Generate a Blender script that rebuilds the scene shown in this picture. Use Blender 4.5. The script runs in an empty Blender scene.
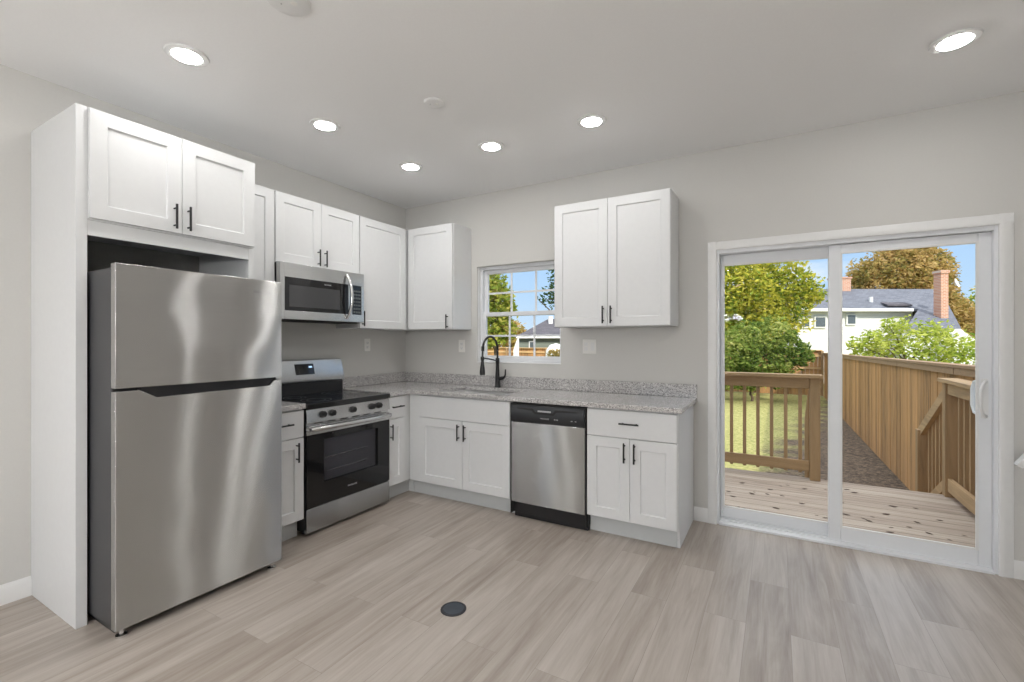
import bpy, bmesh, math, random
from mathutils import Vector, Matrix, noise
PI = math.pi
SC = bpy.context.scene
COL = SC.collection
R = random.Random(7)

# ------------------------------------------------------------------ camera
YAW = 0.5215
cam_d = bpy.data.cameras.new('camera'); cam = bpy.data.objects.new('camera', cam_d); COL.objects.link(cam)
cam_d.sensor_width = 36.0; cam_d.lens = 460.43 / 1024 * 36.0; cam_d.shift_y = 0.0003
cam_d.clip_start = 0.05; cam_d.clip_end = 400
cam.location = (3.402, -3.6617, 1.3327); cam.rotation_euler = (PI / 2, 0, YAW)
SC.camera = cam
# ------------------------------------------------------------------ exposure
vs = SC.view_settings
vs.view_transform = 'Standard'; vs.look = 'None'; vs.gamma = 1.0; vs.use_curve_mapping = False
vs.exposure = 0.11
CAN_EMIT = 104.0       # recessed lights
FILL_GLOBE_EMIT = 118.0     # globe lamp added behind the camera to brighten the ceiling
SUN_E = 3.6
# ------------------------------------------------------------------ world
W = bpy.data.worlds.new('sky'); SC.world = W; W.use_nodes = True
nt = W.node_tree; nt.nodes.clear()
def N(t, **k):
    n = nt.nodes.new(t)
    for a, b in k.items(): setattr(n, a, b)
    return n
tc = N('ShaderNodeTexCoord'); sx = N('ShaderNodeSeparateXYZ'); nt.links.new(tc.outputs['Generated'], sx.inputs[0])
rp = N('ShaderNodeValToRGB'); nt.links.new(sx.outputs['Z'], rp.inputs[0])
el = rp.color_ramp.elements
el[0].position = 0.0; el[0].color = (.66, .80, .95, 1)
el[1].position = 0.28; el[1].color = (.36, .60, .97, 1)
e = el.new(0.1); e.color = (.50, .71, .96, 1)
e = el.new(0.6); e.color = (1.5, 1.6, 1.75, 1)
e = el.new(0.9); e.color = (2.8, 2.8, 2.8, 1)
mp = N('ShaderNodeMapping'); mp.inputs['Scale'].default_value = (2.2, 2.2, 6.5)
nt.links.new(tc.outputs['Generated'], mp.inputs[0])
ns = N('ShaderNodeTexNoise'); ns.inputs['Scale'].default_value = 1.7; ns.inputs['Detail'].default_value = 6
nt.links.new(mp.outputs[0], ns.inputs['Vector'])
cr = N('ShaderNodeValToRGB'); nt.links.new(ns.outputs[0], cr.inputs[0])
cr.color_ramp.elements[0].position = .54; cr.color_ramp.elements[0].color = (0, 0, 0, 1)
cr.color_ramp.elements[1].position = .68; cr.color_ramp.elements[1].color = (1, 1, 1, 1)
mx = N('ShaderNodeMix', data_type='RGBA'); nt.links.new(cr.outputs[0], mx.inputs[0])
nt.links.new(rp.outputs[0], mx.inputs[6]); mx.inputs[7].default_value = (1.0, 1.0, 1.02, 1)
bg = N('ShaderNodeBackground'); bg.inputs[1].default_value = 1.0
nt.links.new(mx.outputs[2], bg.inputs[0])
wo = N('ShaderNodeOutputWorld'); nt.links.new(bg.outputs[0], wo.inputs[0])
# ------------------------------------------------------------------ sun
sd = bpy.data.lights.new('sun', 'SUN'); so = bpy.data.objects.new('sun', sd); COL.objects.link(so)
sd.energy = SUN_E; sd.angle = 0.012; sd.color = (1, .93, .80)
so.rotation_euler = Vector((.56, -.60, .57)).to_track_quat('Z', 'Y').to_euler(); so.location = (12, -12, 14)

# ------------------------------------------------------------------ materials
def new_mat(name):
    m = bpy.data.materials.new(name); m.use_nodes = True
    return m, m.node_tree, m.node_tree.nodes['Principled BSDF']
def nd(t, ty, **k):
    n = t.nodes.new(ty)
    for a, b in k.items():
        if a in n.inputs.keys(): n.inputs[a].default_value = b
        else: setattr(n, a, b)
    return n
def nd_shift(t, s, v):
    h = nd(t, 'ShaderNodeMath', operation='ADD'); t.links.new(s, h.inputs[0]); h.inputs[1].default_value = v; return h.outputs[0]
def ramp(t, stops, src):
    r = t.nodes.new('ShaderNodeValToRGB'); e = r.color_ramp.elements
    e[0].position, e[0].color = stops[0][0], (*stops[0][1], 1)
    e[1].position, e[1].color = stops[-1][0], (*stops[-1][1], 1)
    for p, c in stops[1:-1]:
        q = e.new(p); q.color = (*c, 1)
    t.links.new(src, r.inputs[0]); return r
def coords(t, scale=(1, 1, 1), rot=(0, 0, 0), out='Object'):
    c = t.nodes.new('ShaderNodeTexCoord'); m = t.nodes.new('ShaderNodeMapping')
    m.inputs['Scale'].default_value = scale; m.inputs['Rotation'].default_value = rot
    t.links.new(c.outputs[out], m.inputs[0]); return m.outputs[0]
def bump(t, b, src, strength=.3, dist=.002):
    n = nd(t, 'ShaderNodeBump', Strength=strength, Distance=dist)
    t.links.new(src, n.inputs['Height']); t.links.new(n.outputs[0], b.inputs['Normal'])
def plain(name, c, rough=.5, metal=0, var=.04, scale=30, bmp=0, stretch=(1, 1, 1), bdist=.001):
    m, t, b = new_mat(name)
    co = coords(t, stretch)
    n = nd(t, 'ShaderNodeTexNoise', Scale=scale, Detail=3); t.links.new(co, n.inputs['Vector'])
    r = ramp(t, [(.3, tuple(x * (1 - var) for x in c)), (.7, tuple(min(1, x * (1 + var)) for x in c))], n.outputs[0])
    t.links.new(r.outputs[0], b.inputs['Base Color'])
    b.inputs['Roughness'].default_value = rough; b.inputs['Metallic'].default_value = metal
    if bmp: bump(t, b, n.outputs[0], bmp, bdist)
    return m
M = {}
M['wall'] = plain('greige_paint', (.60, .592, .57), .85, var=.01, scale=90, bmp=.08)
M['ceil'] = plain('ceiling_paint', (.88, .88, .88), .9, var=.01, scale=90, bmp=.05)
M['trim'] = plain('white_trim', (.76, .76, .755), .4, var=.01)
M['cab'] = plain('white_cabinet', (.72, .728, .735), .42, var=.01)
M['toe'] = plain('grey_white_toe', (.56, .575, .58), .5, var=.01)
M['vinyl'] = plain('white_vinyl', (.76, .775, .80), .35, var=.01)
M['plate'] = plain('white_plastic', (.80, .79, .76), .35, var=.01)
M['black'] = plain('black_metal', (.010, .010, .011), .45, var=.1)
M['blackpl'] = plain('black_plastic', (.012, .012, .014), .3, var=.1)
M['dwpanel'] = plain('charcoal_panel', (.022, .024, .028), .32, var=.1)
M['gap'] = plain('dark_gap', (.02, .02, .02), .8)
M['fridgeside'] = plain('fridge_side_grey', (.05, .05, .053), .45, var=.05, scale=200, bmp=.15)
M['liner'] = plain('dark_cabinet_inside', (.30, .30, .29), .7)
M['chrome'] = plain('chrome', (.75, .75, .75), .12, 1)
M['ovencav'] = plain('oven_inside', (.30, .30, .31), .5)
M['cover'] = plain('slate_cover', (.035, .045, .060), .45, var=.1)
M['brass_dark'] = plain('dark_ring', (.02, .02, .025), .4)
M['keypad'] = plain('keypad_grey', (.13, .14, .13), .4)
M['label_grey'] = plain('print_grey', (.45, .45, .46), .4)
def steel(name, c=(.60, .60, .595), rough=.26, wave=0.0, axis='z', wx=1.0, aniso=0.0):
    m, t, b = new_mat(name)
    s = {'z': (1, 1, 120), 'x': (120, 120, 1)}[axis]
    n = nd(t, 'ShaderNodeTexNoise', Scale=6, Detail=4); t.links.new(coords(t, s), n.inputs['Vector'])
    r = ramp(t, [(.3, tuple(x * .95 for x in c)), (.7, tuple(x * 1.03 for x in c))], n.outputs[0])
    t.links.new(r.outputs[0], b.inputs['Base Color'])
    b.inputs['Metallic'].default_value = 1; b.inputs['Roughness'].default_value = rough
    if aniso:      # horizontal brushing: reflections smear up and down
        g = nd(t, 'ShaderNodeBsdfAnisotropic'); g.distribution = 'GGX'
        g.inputs['Roughness'].default_value = rough; g.inputs['Anisotropy'].default_value = aniso
        tg = t.nodes.new('ShaderNodeTangent'); tg.direction_type = 'RADIAL'; tg.axis = 'Z'; t.links.new(tg.outputs[0], g.inputs['Tangent'])
        t.links.new(r.outputs[0], g.inputs['Color']); t.links.new(g.outputs[0], t.nodes['Material Output'].inputs[0]); t.nodes.remove(b); b = g
    if wave:
        n2 = nd(t, 'ShaderNodeTexNoise', Scale=1, Detail=0); t.links.new(coords(t, (wx, wx, 5.0)), n2.inputs['Vector'])
        bump(t, b, n2.outputs[0], 1.0, wave)
    return m
M['steel'] = steel('stainless_steel')
M['steelf'] = steel('stainless_fridge_upper', (.60, .597, .59), .22, .010, wx=3.0, aniso=.82)
M['steelg'] = steel('stainless_fridge_lower', (.60, .597, .59), .26, .004, wx=2.0, aniso=.85)
M['steeld'] = steel('stainless_dark', (.47, .47, .468), .25, .004, wx=2.5, aniso=.85)
M['sink'] = steel('sink_steel', (.72, .72, .72), .42, axis='x')

def glass(name, tint=(1, 1, 1), refl=.06):
    m, t, b = new_mat(name); t.nodes.remove(b)
    o = t.nodes['Material Output']
    tr = nd(t, 'ShaderNodeBsdfTransparent', Color=(*tint, 1)); gl = nd(t, 'ShaderNodeBsdfGlossy', Roughness=.01)
    lw = nd(t, 'ShaderNodeLayerWeight', Blend=.25)
    mu = nd(t, 'ShaderNodeMath', operation='MULTIPLY'); t.links.new(lw.outputs['Fresnel'], mu.inputs[0]); mu.inputs[1].default_value = refl * 4
    mi = t.nodes.new('ShaderNodeMixShader'); t.links.new(mu.outputs[0], mi.inputs[0])
    t.links.new(tr.outputs[0], mi.inputs[1]); t.links.new(gl.outputs[0], mi.inputs[2]); t.links.new(mi.outputs[0], o.inputs[0])
    return m
M['glass'] = glass('clear_glass', (.97, .98, .98), .04)
M['ovenglass'] = glass('tinted_oven_glass', (.70, .70, .72), .06)
def blackglass(name, c, rough):
    m, t, b = new_mat(name)
    n = nd(t, 'ShaderNodeTexNoise', Scale=3); t.links.new(coords(t), n.inputs['Vector'])
    r = ramp(t, [(.3, c), (.7, tuple(x * 1.15 for x in c))], n.outputs[0]); t.links.new(r.outputs[0], b.inputs['Base Color'])
    b.inputs['Roughness'].default_value = rough; return m
M['bglass'] = blackglass('black_glass', (.009, .009, .010), .06)
M['cooktop'] = blackglass('black_ceramic', (.010, .010, .011), .09)
M['mwglass'] = blackglass('microwave_glass', (.055, .055, .058), .12)

def granite():
    m, t, b = new_mat('grey_granite'); co = coords(t)
    v = nd(t, 'ShaderNodeTexVoronoi', Scale=210); t.links.new(co, v.inputs['Vector'])
    n = nd(t, 'ShaderNodeTexNoise', Scale=85, Detail=5, Roughness=.65); t.links.new(co, n.inputs['Vector'])
    sep = nd(t, 'ShaderNodeSeparateColor'); t.links.new(v.outputs['Color'], sep.inputs[0])
    ad = nd(t, 'ShaderNodeMath', operation='ADD'); t.links.new(sep.outputs[0], ad.inputs[0]); t.links.new(n.outputs[0], ad.inputs[1])
    r = ramp(t, [(.0, (.10, .10, .10)), (.38, (.20, .195, .195)), (.50, (.38, .365, .36)), (.66, (.50, .48, .475)), (.84, (.66, .645, .635)), (1, (.76, .74, .73))], nd_half(t, ad.outputs[0]))
    t.links.new(r.outputs[0], b.inputs['Base Color']); b.inputs['Roughness'].default_value = .11; b.inputs['IOR'].default_value = 1.75
    return m
def nd_half(t, s):
    h = nd(t, 'ShaderNodeMath', operation='MULTIPLY'); t.links.new(s, h.inputs[0]); h.inputs[1].default_value = .62; return h.outputs[0]
M['granite'] = granite()

def planks(name, pal, plank_w, plank_l, along='y', rough=.45, grain=1.0, gapc=(.12, .1, .09), gap=.0016, gb=.25, mottle=None):
    m, t, b = new_mat(name)
    rot = (0, 0, PI / 2) if along == 'y' else (0, 0, 0)
    co = coords(t, (1, 1, 1), rot)
    br = nd(t, 'ShaderNodeTexBrick', Scale=1.0); t.links.new(co, br.inputs['Vector'])
    br.inputs['Mortar Size'].default_value = gap; br.inputs['Mortar Smooth'].default_value = .3
    br.inputs['Brick Width'].default_value = plank_l; br.inputs['Row Height'].default_value = plank_w
    br.inputs['Color1'].default_value = (0, 0, 0, 1); br.inputs['Color2'].default_value = (1, 1, 1, 1); br.inputs['Mortar'].default_value = (.5, .5, .5, 1)
    br.offset = .37; br.offset_frequency = 2
    # streaky grain, shifted for each plank
    ad = nd(t, 'ShaderNodeVectorMath', operation='MULTIPLY_ADD'); t.links.new(br.outputs['Color'], ad.inputs[0]); ad.inputs[1].default_value = (7, 3, 0); t.links.new(co, ad.inputs[2])
    mp2 = nd(t, 'ShaderNodeMapping'); mp2.inputs['Scale'].default_value = (.9, 11, 1); t.links.new(ad.outputs[0], mp2.inputs[0])
    g = nd(t, 'ShaderNodeTexNoise', Scale=1.6 * grain, Detail=7, Roughness=.62, Distortion=.5); t.links.new(mp2.outputs[0], g.inputs['Vector'])
    mp3 = nd(t, 'ShaderNodeMapping'); mp3.inputs['Scale'].default_value = (3, 70, 1); t.links.new(ad.outputs[0], mp3.inputs[0])
    g2 = nd(t, 'ShaderNodeTexNoise', Scale=1.5 * grain, Detail=3); t.links.new(mp3.outputs[0], g2.inputs['Vector'])
    s = nd(t, 'ShaderNodeSeparateColor'); t.links.new(br.outputs['Color'], s.inputs[0])
    m1 = nd(t, 'ShaderNodeMath', operation='MULTIPLY_ADD'); t.links.new(s.outputs[0], m1.inputs[0]); m1.inputs[1].default_value = .24; t.links.new(g.outputs[0], m1.inputs[2])
    m2 = nd(t, 'ShaderNodeMath', operation='MULTIPLY_ADD'); t.links.new(g2.outputs[0], m2.inputs[0]); m2.inputs[1].default_value = .22; t.links.new(m1.outputs[0], m2.inputs[2])
    m3 = nd(t, 'ShaderNodeMath', operation='SUBTRACT'); t.links.new(m2.outputs[0], m3.inputs[0]); m3.inputs[1].default_value = .23
    r = ramp(t, pal, m3.outputs[0])
    mxn = nd(t, 'ShaderNodeMix', data_type='RGBA'); t.links.new(br.outputs['Fac'], mxn.inputs[0]); t.links.new(r.outputs[0], mxn.inputs[6]); mxn.inputs[7].default_value = (*gapc, 1)
    t.links.new(mxn.outputs[2], b.inputs['Base Color']); b.inputs['Roughness'].default_value = rough
    iv = nd(t, 'ShaderNodeMath', operation='MULTIPLY_ADD'); t.links.new(br.outputs['Fac'], iv.inputs[0]); iv.inputs[1].default_value = -1; t.links.new(g2.outputs[0], iv.inputs[2])
    bump(t, b, iv.outputs[0], gb, .0015)
    return m
M['floor'] = planks('greige_plank_floor', [(.16, (.24, .197, .162)), (.40, (.35, .302, .260)), (.56, (.415, .367, .323)), (.82, (.51, .464, .42))], .182, 1.22, 'y', .36, 1.0, (.27, .23, .20), .0010)
M['deck'] = planks('weathered_deck_boards', [(.15, (.20, .15, .115)), (.38, (.36, .29, .235)), (.6, (.45, .375, .31)), (.85, (.54, .47, .40))], .14, 40.0, 'x', .8, 1.2, (.16, .125, .10), .005, .4)

def wood(name, c, axis='z', scale=1.0, var=.35):
    m, t, b = new_mat(name)
    st = {'z': (14, 14, 1.2), 'x': (1.2, 14, 14), 'y': (14, 1.2, 14)}[axis]
    n = nd(t, 'ShaderNodeTexNoise', Scale=1.6 * scale, Detail=6, Roughness=.6, Distortion=.6); t.links.new(coords(t, st), n.inputs['Vector'])
    g = t.nodes.new('ShaderNodeNewGeometry')
    a = nd(t, 'ShaderNodeMath', operation='MULTIPLY_ADD'); t.links.new(g.outputs['Random Per Island'], a.inputs[0]); a.inputs[1].default_value = .38; t.links.new(nd_shift(t, n.outputs[0], -.05), a.inputs[2])
    r = ramp(t, [(.35, tuple(x * (1 - var) for x in c)), (.6, c), (.95, tuple(min(1, x * (1 + var * .8)) for x in c))], a.outputs[0])
    t.links.new(r.outputs[0], b.inputs['Base Color']); b.inputs['Roughness'].default_value = .75
    bump(t, b, n.outputs[0], .3, .003)
    return m
M['pine_z'] = wood('treated_pine_upright', (.34, .222, .115))
M['pine_x'] = wood('treated_pine_rail_across', (.34, .222, .115), 'x')
M['pine_y'] = wood('treated_pine_rail_along', (.42, .28, .15), 'y')
M['fence_z'] = wood('cedar_fence_boards', (.39, .21, .085), 'z', .8, .5)
M['fence_y'] = wood('cedar_fence_cap', (.28, .18, .105), 'y')
M['fence_x'] = wood('cedar_fence_cap_across', (.55, .36, .18), 'x')
M['bark'] = plain('bark', (.12, .085, .06), .9, var=.4, scale=8, bmp=.6, stretch=(1, 1, .2), bdist=.02)

def leafmat(name, stops):
    m, t, b = new_mat(name); t.nodes.remove(b); o = t.nodes['Material Output']
    g = t.nodes.new('ShaderNodeNewGeometry'); n = nd(t, 'ShaderNodeTexNoise', Scale=.9, Detail=2); t.links.new(coords(t), n.inputs['Vector'])
    a = nd(t, 'ShaderNodeMath', operation='MULTIPLY_ADD'); t.links.new(g.outputs['Random Per Island'], a.inputs[0]); a.inputs[1].default_value = .5
    s = nd(t, 'ShaderNodeMath', operation='MULTIPLY_ADD'); t.links.new(n.outputs[0], s.inputs[0]); s.inputs[1].default_value = 1.2; s.inputs[2].default_value = -.35
    t.links.new(s.outputs[0], a.inputs[2])
    r = ramp(t, stops, a.outputs[0])
    d = nd(t, 'ShaderNodeBsdfDiffuse'); tl = nd(t, 'ShaderNodeBsdfTranslucent'); mi = t.nodes.new('ShaderNodeMixShader'); mi.inputs[0].default_value = .4
    t.links.new(r.outputs[0], d.inputs[0]); t.links.new(r.outputs[0], tl.inputs[0])
    t.links.new(d.outputs[0], mi.inputs[1]); t.links.new(tl.outputs[0], mi.inputs[2]); t.links.new(mi.outputs[0], o.inputs[0])
    return m
M['leaf_yg'] = leafmat('yellow_green_leaves', [(.1, (.10, .18, .03)), (.38, (.28, .34, .055)), (.6, (.56, .52, .08)), (.9, (.78, .68, .14)), (1, (.66, .50, .36))])
M['leaf_dk'] = leafmat('dark_green_leaves', [(.1, (.06, .12, .025)), (.45, (.20, .28, .06)), (.75, (.42, .46, .13)), (1, (.66, .62, .25))])
M['leaf_deep'] = leafmat('deep_green_leaves', [(.1, (.02, .05, .02)), (.5, (.06, .11, .04)), (.9, (.14, .20, .07))])
M['leaf_br'] = leafmat('autumn_brown_leaves', [(.1, (.16, .17, .06)), (.35, (.36, .30, .10)), (.6, (.55, .38, .15)), (.9, (.70, .52, .27))])
M['leaf_lt'] = leafmat('fresh_green_leaves', [(.1, (.19, .30, .05)), (.5, (.42, .49, .09)), (.9, (.66, .68, .2))])
M['leaf_mix'] = leafmat('green_and_russet_leaves', [(.1, (.08, .14, .03)), (.45, (.26, .33, .06)), (.7, (.48, .47, .10)), (.95, (.52, .33, .22))])
M['deadleaf'] = plain('dead_leaf', (.085, .05, .035), .8, var=.4, scale=20)

def ground():
    m, t, b = new_mat('lawn_and_soil'); co = coords(t)
    n = nd(t, 'ShaderNodeTexNoise', Scale=14, Detail=8, Roughness=.75); t.links.new(co, n.inputs['Vector'])
    gr = ramp(t, [(.3, (.12, .14, .04)), (.45, (.27, .28, .085)), (.58, (.46, .42, .17)), (.75, (.50, .40, .24))], n.outputs[0])
    di = ramp(t, [(.32, (.03, .022, .015)), (.46, (.09, .065, .045)), (.58, (.19, .135, .095)), (.72, (.36, .27, .20))], n.outputs[0])
    sp = nd(t, 'ShaderNodeSeparateXYZ'); t.links.new(co, sp.inputs[0])
    # bare soil strip beside the fence: near the deck and thinning out with distance
    d1 = nd(t, 'ShaderNodeMath', operation='MULTIPLY_ADD'); t.links.new(sp.outputs['X'], d1.inputs[0]); d1.inputs[1].default_value = .55; d1.inputs[2].default_value = -1.75
    d2 = nd(t, 'ShaderNodeMath', operation='MULTIPLY_ADD'); t.links.new(sp.outputs['Y'], d2.inputs[0]); d2.inputs[1].default_value = -.085; t.links.new(d1.outputs[0], d2.inputs[2])
    n3 = nd(t, 'ShaderNodeTexNoise', Scale=1.3, Detail=5); t.links.new(co, n3.inputs['Vector'])
    d3 = nd(t, 'ShaderNodeMath', operation='MULTIPLY_ADD'); t.links.new(n3.outputs[0], d3.inputs[0]); d3.inputs[1].default_value = 1.2; t.links.new(d2.outputs[0], d3.inputs[2])
    lt = nd(t, 'ShaderNodeMath', operation='LESS_THAN'); t.links.new(sp.outputs['X'], lt.inputs[0]); lt.inputs[1].default_value = 5.1
    ml = nd(t, 'ShaderNodeMath', operation='MULTIPLY'); t.links.new(lt.outputs[0], ml.inputs[0]); t.links.new(nd_shift(t, d3.outputs[0], .35), ml.inputs[1])
    fr = ramp(t, [(.35, (0, 0, 0)), (.7, (1, 1, 1))], ml.outputs[0])
    mi = nd(t, 'ShaderNodeMix', data_type='RGBA'); t.links.new(fr.outputs[0], mi.inputs[0]); t.links.new(gr.outputs[0], mi.inputs[6]); t.links.new(di.outputs[0], mi.inputs[7])
    t.links.new(mi.outputs[2], b.inputs['Base Color']); b.inputs['Roughness'].default_value = .95
    bump(t, b, n.outputs[0], 1.0, .04); return m
M['ground'] = ground()
def bricks(name, c1, c2, mortar, w, h, ms, axis_rot=(PI / 2, 0, 0)):
    m, t, b = new_mat(name)
    br = nd(t, 'ShaderNodeTexBrick', Scale=1.0); t.links.new(coords(t, (1, 1, 1), axis_rot), br.inputs['Vector'])
    br.inputs['Brick Width'].default_value = w; br.inputs['Row Height'].default_value = h; br.inputs['Mortar Size'].default_value = ms
    br.inputs['Color1'].default_value = (*c1, 1); br.inputs['Color2'].default_value = (*c2, 1); br.inputs['Mortar'].default_value = (*mortar, 1)
    t.links.new(br.outputs['Color'], b.inputs['Base Color']); b.inputs['Roughness'].default_value = .85; return m
M['brick'] = bricks('red_brick', (.46, .20, .13), (.58, .28, .19), (.55, .45, .38), .22, .075, .012)
M['shingle'] = bricks('blue_grey_shingles', (.11, .118, .15), (.16, .17, .21), (.07, .075, .09), .3, .14, .01, (0, 0, 0))
M['shingle_dk'] = bricks('charcoal_shingles', (.07, .065, .08), (.11, .10, .12), (.05, .05, .06), .3, .14, .01, (0, 0, 0))
M['siding'] = bricks('white_lap_siding', (.80, .80, .80), (.77, .77, .78), (.55, .56, .58), 6, .15, .008)
M['siding_gr'] = bricks('grey_green_siding', (.20, .23, .20), (.22, .25, .22), (.14, .16, .14), 6, .15, .008)
M['ext_white'] = plain('exterior_white', (.8, .8, .8), .6, var=.02)
M['winglass'] = blackglass('far_window_glass', (.10, .12, .14), .1)
m_, t_, b_ = new_mat('light_diffuser'); M['emit'] = m_
b_.inputs['Base Color'].default_value = (.9, .9, .9, 1); b_.inputs['Emission Color'].default_value = (1, .985, .96, 1); b_.inputs['Emission Strength'].default_value = CAN_EMIT
m_, t_, b_ = new_mat('fill_globe'); M['globe'] = m_
b_.inputs['Base Color'].default_value = (.9, .9, .9, 1); b_.inputs['Emission Color'].default_value = (1, .985, .965, 1); b_.inputs['Emission Strength'].default_value = FILL_GLOBE_EMIT
m_, t_, b_ = new_mat('blue_display'); M['display'] = m_
b_.inputs['Base Color'].default_value = (.3, .5, .9, 1); b_.inputs['Emission Color'].default_value = (.55, .75, 1, 1); b_.inputs['Emission Strength'].default_value = 1.0

# ------------------------------------------------------------------ mesh helpers
class MB:
    def __init__(s): s.v = []; s.f = []; s.mi = []
    def add(s, vs, fs, mi=0):
        o = len(s.v); s.v += [tuple(p) for p in vs]
        for f in fs: s.f.append([o + i for i in f]); s.mi.append(mi)
        return s
    def box(s, x0, x1, y0, y1, z0, z1, mi=0):
        return s.add([(x0, y0, z0), (x1, y0, z0), (x1, y1, z0), (x0, y1, z0), (x0, y0, z1), (x1, y0, z1), (x1, y1, z1), (x0, y1, z1)],
                     [(0, 3, 2, 1), (4, 5, 6, 7), (0, 1, 5, 4), (1, 2, 6, 5), (2, 3, 7, 6), (3, 0, 4, 7)], mi)
    def prism(s, poly, ax, a0, a1, mi=0):
        """poly of 2D points in the plane across axis ax: x -> (y,z), y -> (x,z), z -> (x,y)"""
        def P(p, a): return {'x': (a, p[0], p[1]), 'y': (p[0], a, p[1]), 'z': (p[0], p[1], a)}[ax]
        n = len(poly); vs = [P(p, a0) for p in poly] + [P(p, a1) for p in poly]
        fs = [list(range(n))[::-1], list(range(n, 2 * n))] + [(i, (i + 1) % n, n + (i + 1) % n, n + i) for i in range(n)]
        return s.add(vs, fs, mi)
    def cyl(s, p0, p1, r0, r1=None, n=16, mi=0):
        p0, p1 = Vector(p0), Vector(p1); r1 = r0 if r1 is None else r1
        q = (p1 - p0).normalized().to_track_quat('Z', 'Y'); vs = []
        for p, r in ((p0, r0), (p1, r1)):
            for k in range(n):
                a = 2 * PI * k / n; vs.append(p + q @ Vector((r * math.cos(a), r * math.sin(a), 0)))
        return s.add(vs, [tuple(range(n))[::-1], tuple(range(n, 2 * n))] + [(i, (i + 1) % n, n + (i + 1) % n, n + i) for i in range(n)], mi)
    def tube(s, pts, r, n=8, mi=0, close=True):
        pts = [Vector(p) for p in pts]; rs = r if isinstance(r, (list, tuple)) else [r] * len(pts)
        up = Vector((0.13, .07, 1)); vs = []; m = len(pts)
        prev = None
        for i, p in enumerate(pts):
            d = (pts[min(i + 1, m - 1)] - pts[max(i - 1, 0)]).normalized()
            if prev is None: a = d.cross(up).normalized()
            else: a = (prev - d * prev.dot(d)).normalized()
            prev = a; b = d.cross(a)
            for k in range(n):
                t = 2 * PI * k / n; vs.append(p + rs[i] * (a * math.cos(t) + b * math.sin(t)))
        fs = [(i * n + k, i * n + (k + 1) % n, (i + 1) * n + (k + 1) % n, (i + 1) * n + k) for i in range(m - 1) for k in range(n)]
        fs += [tuple(range(n))[::-1], tuple(range((m - 1) * n, m * n))]
        return s.add(vs, fs, mi)
    def lathe(s, prof, c, n=32, mi=0, axis=(0, 0, 1)):
        q = Vector(axis).to_track_quat('Z', 'Y'); c = Vector(c); vs = []
        for r, z in prof:
            for k in range(n):
                a = 2 * PI * k / n; vs.append(c + q @ Vector((max(r, 1e-4) * math.cos(a), max(r, 1e-4) * math.sin(a), z)))
        m = len(prof)
        fs = [(i * n + k, i * n + (k + 1) % n, (i + 1) * n + (k + 1) % n, (i + 1) * n + k) for i in range(m - 1) for k in range(n)]
        fs += [tuple(range(n))[::-1], tuple(range((m - 1) * n, m * n))]
        return s.add(vs, fs, mi)
    def build(s, name, mats, parent=None, bevel=0, smooth=True, kind=None, loc=None, seg=2):
        me = bpy.data.meshes.new(name); me.from_pydata(s.v, [], s.f)
        if not isinstance(mats, (list, tuple)): mats = [mats]
        for m in mats: me.materials.append(M[m] if isinstance(m, str) else m)
        if len(mats) > 1: me.polygons.foreach_set('material_index', s.mi)
        bm = bmesh.new(); bm.from_mesh(me); bmesh.ops.recalc_face_normals(bm, faces=bm.faces); bm.to_mesh(me); bm.free()
        if smooth:
            for p in me.polygons: p.use_smooth = True
            me.set_sharp_from_angle(angle=math.radians(38))
        o = bpy.data.objects.new(name, me); COL.objects.link(o)
        if parent: o.parent = parent
        if loc: o.location = loc
        if bevel:
            b = o.modifiers.new('bevel', 'BEVEL'); b.width = bevel; b.segments = seg; b.limit_method = 'ANGLE'; b.angle_limit = math.radians(40)
        if kind: o['kind'] = kind
        return o
def box(*a, **k): return MB().box(*a, **k)
def tag(o, label, cat, group=None, kind=None):
    o['label'] = label; o['category'] = cat
    if group: o['group'] = group
    if kind: o['kind'] = kind
    return o
def thing(name, label, cat, loc=(0, 0, 0), rotz=0, group=None):
    o = bpy.data.objects.new(name, None); COL.objects.link(o); o.location = loc; o.rotation_euler = (0, 0, rotz); o.empty_display_size = .1
    return tag(o, label, cat, group)
def dup(root, loc, rotz=None, label=None):
    r = root.copy(); COL.objects.link(r); r.location = loc
    if rotz is not None: r.rotation_euler = (0, 0, rotz)
    if label: r['label'] = label
    for ch in list(root.children):
        c = ch.copy(); COL.objects.link(c); c.parent = r
        for g in list(ch.children):
            d = g.copy(); COL.objects.link(d); d.parent = c
    return r
def text(name, body, size, loc, rot, mat, parent, ext=.0004):
    cu = bpy.data.curves.new(name, 'FONT'); cu.body = body; cu.size = size; cu.extrude = ext; cu.align_x = 'CENTER'; cu.align_y = 'CENTER'
    tmp = bpy.data.objects.new(name, cu); COL.objects.link(tmp); bpy.context.view_layer.update()
    me = bpy.data.meshes.new_from_object(tmp.evaluated_get(bpy.context.evaluated_depsgraph_get())); bpy.data.objects.remove(tmp)
    me.materials.clear(); me.materials.append(M[mat]); o = bpy.data.objects.new(name, me); COL.objects.link(o); o.parent = parent; o.location = loc; o.rotation_euler = rot
    return o

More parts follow.
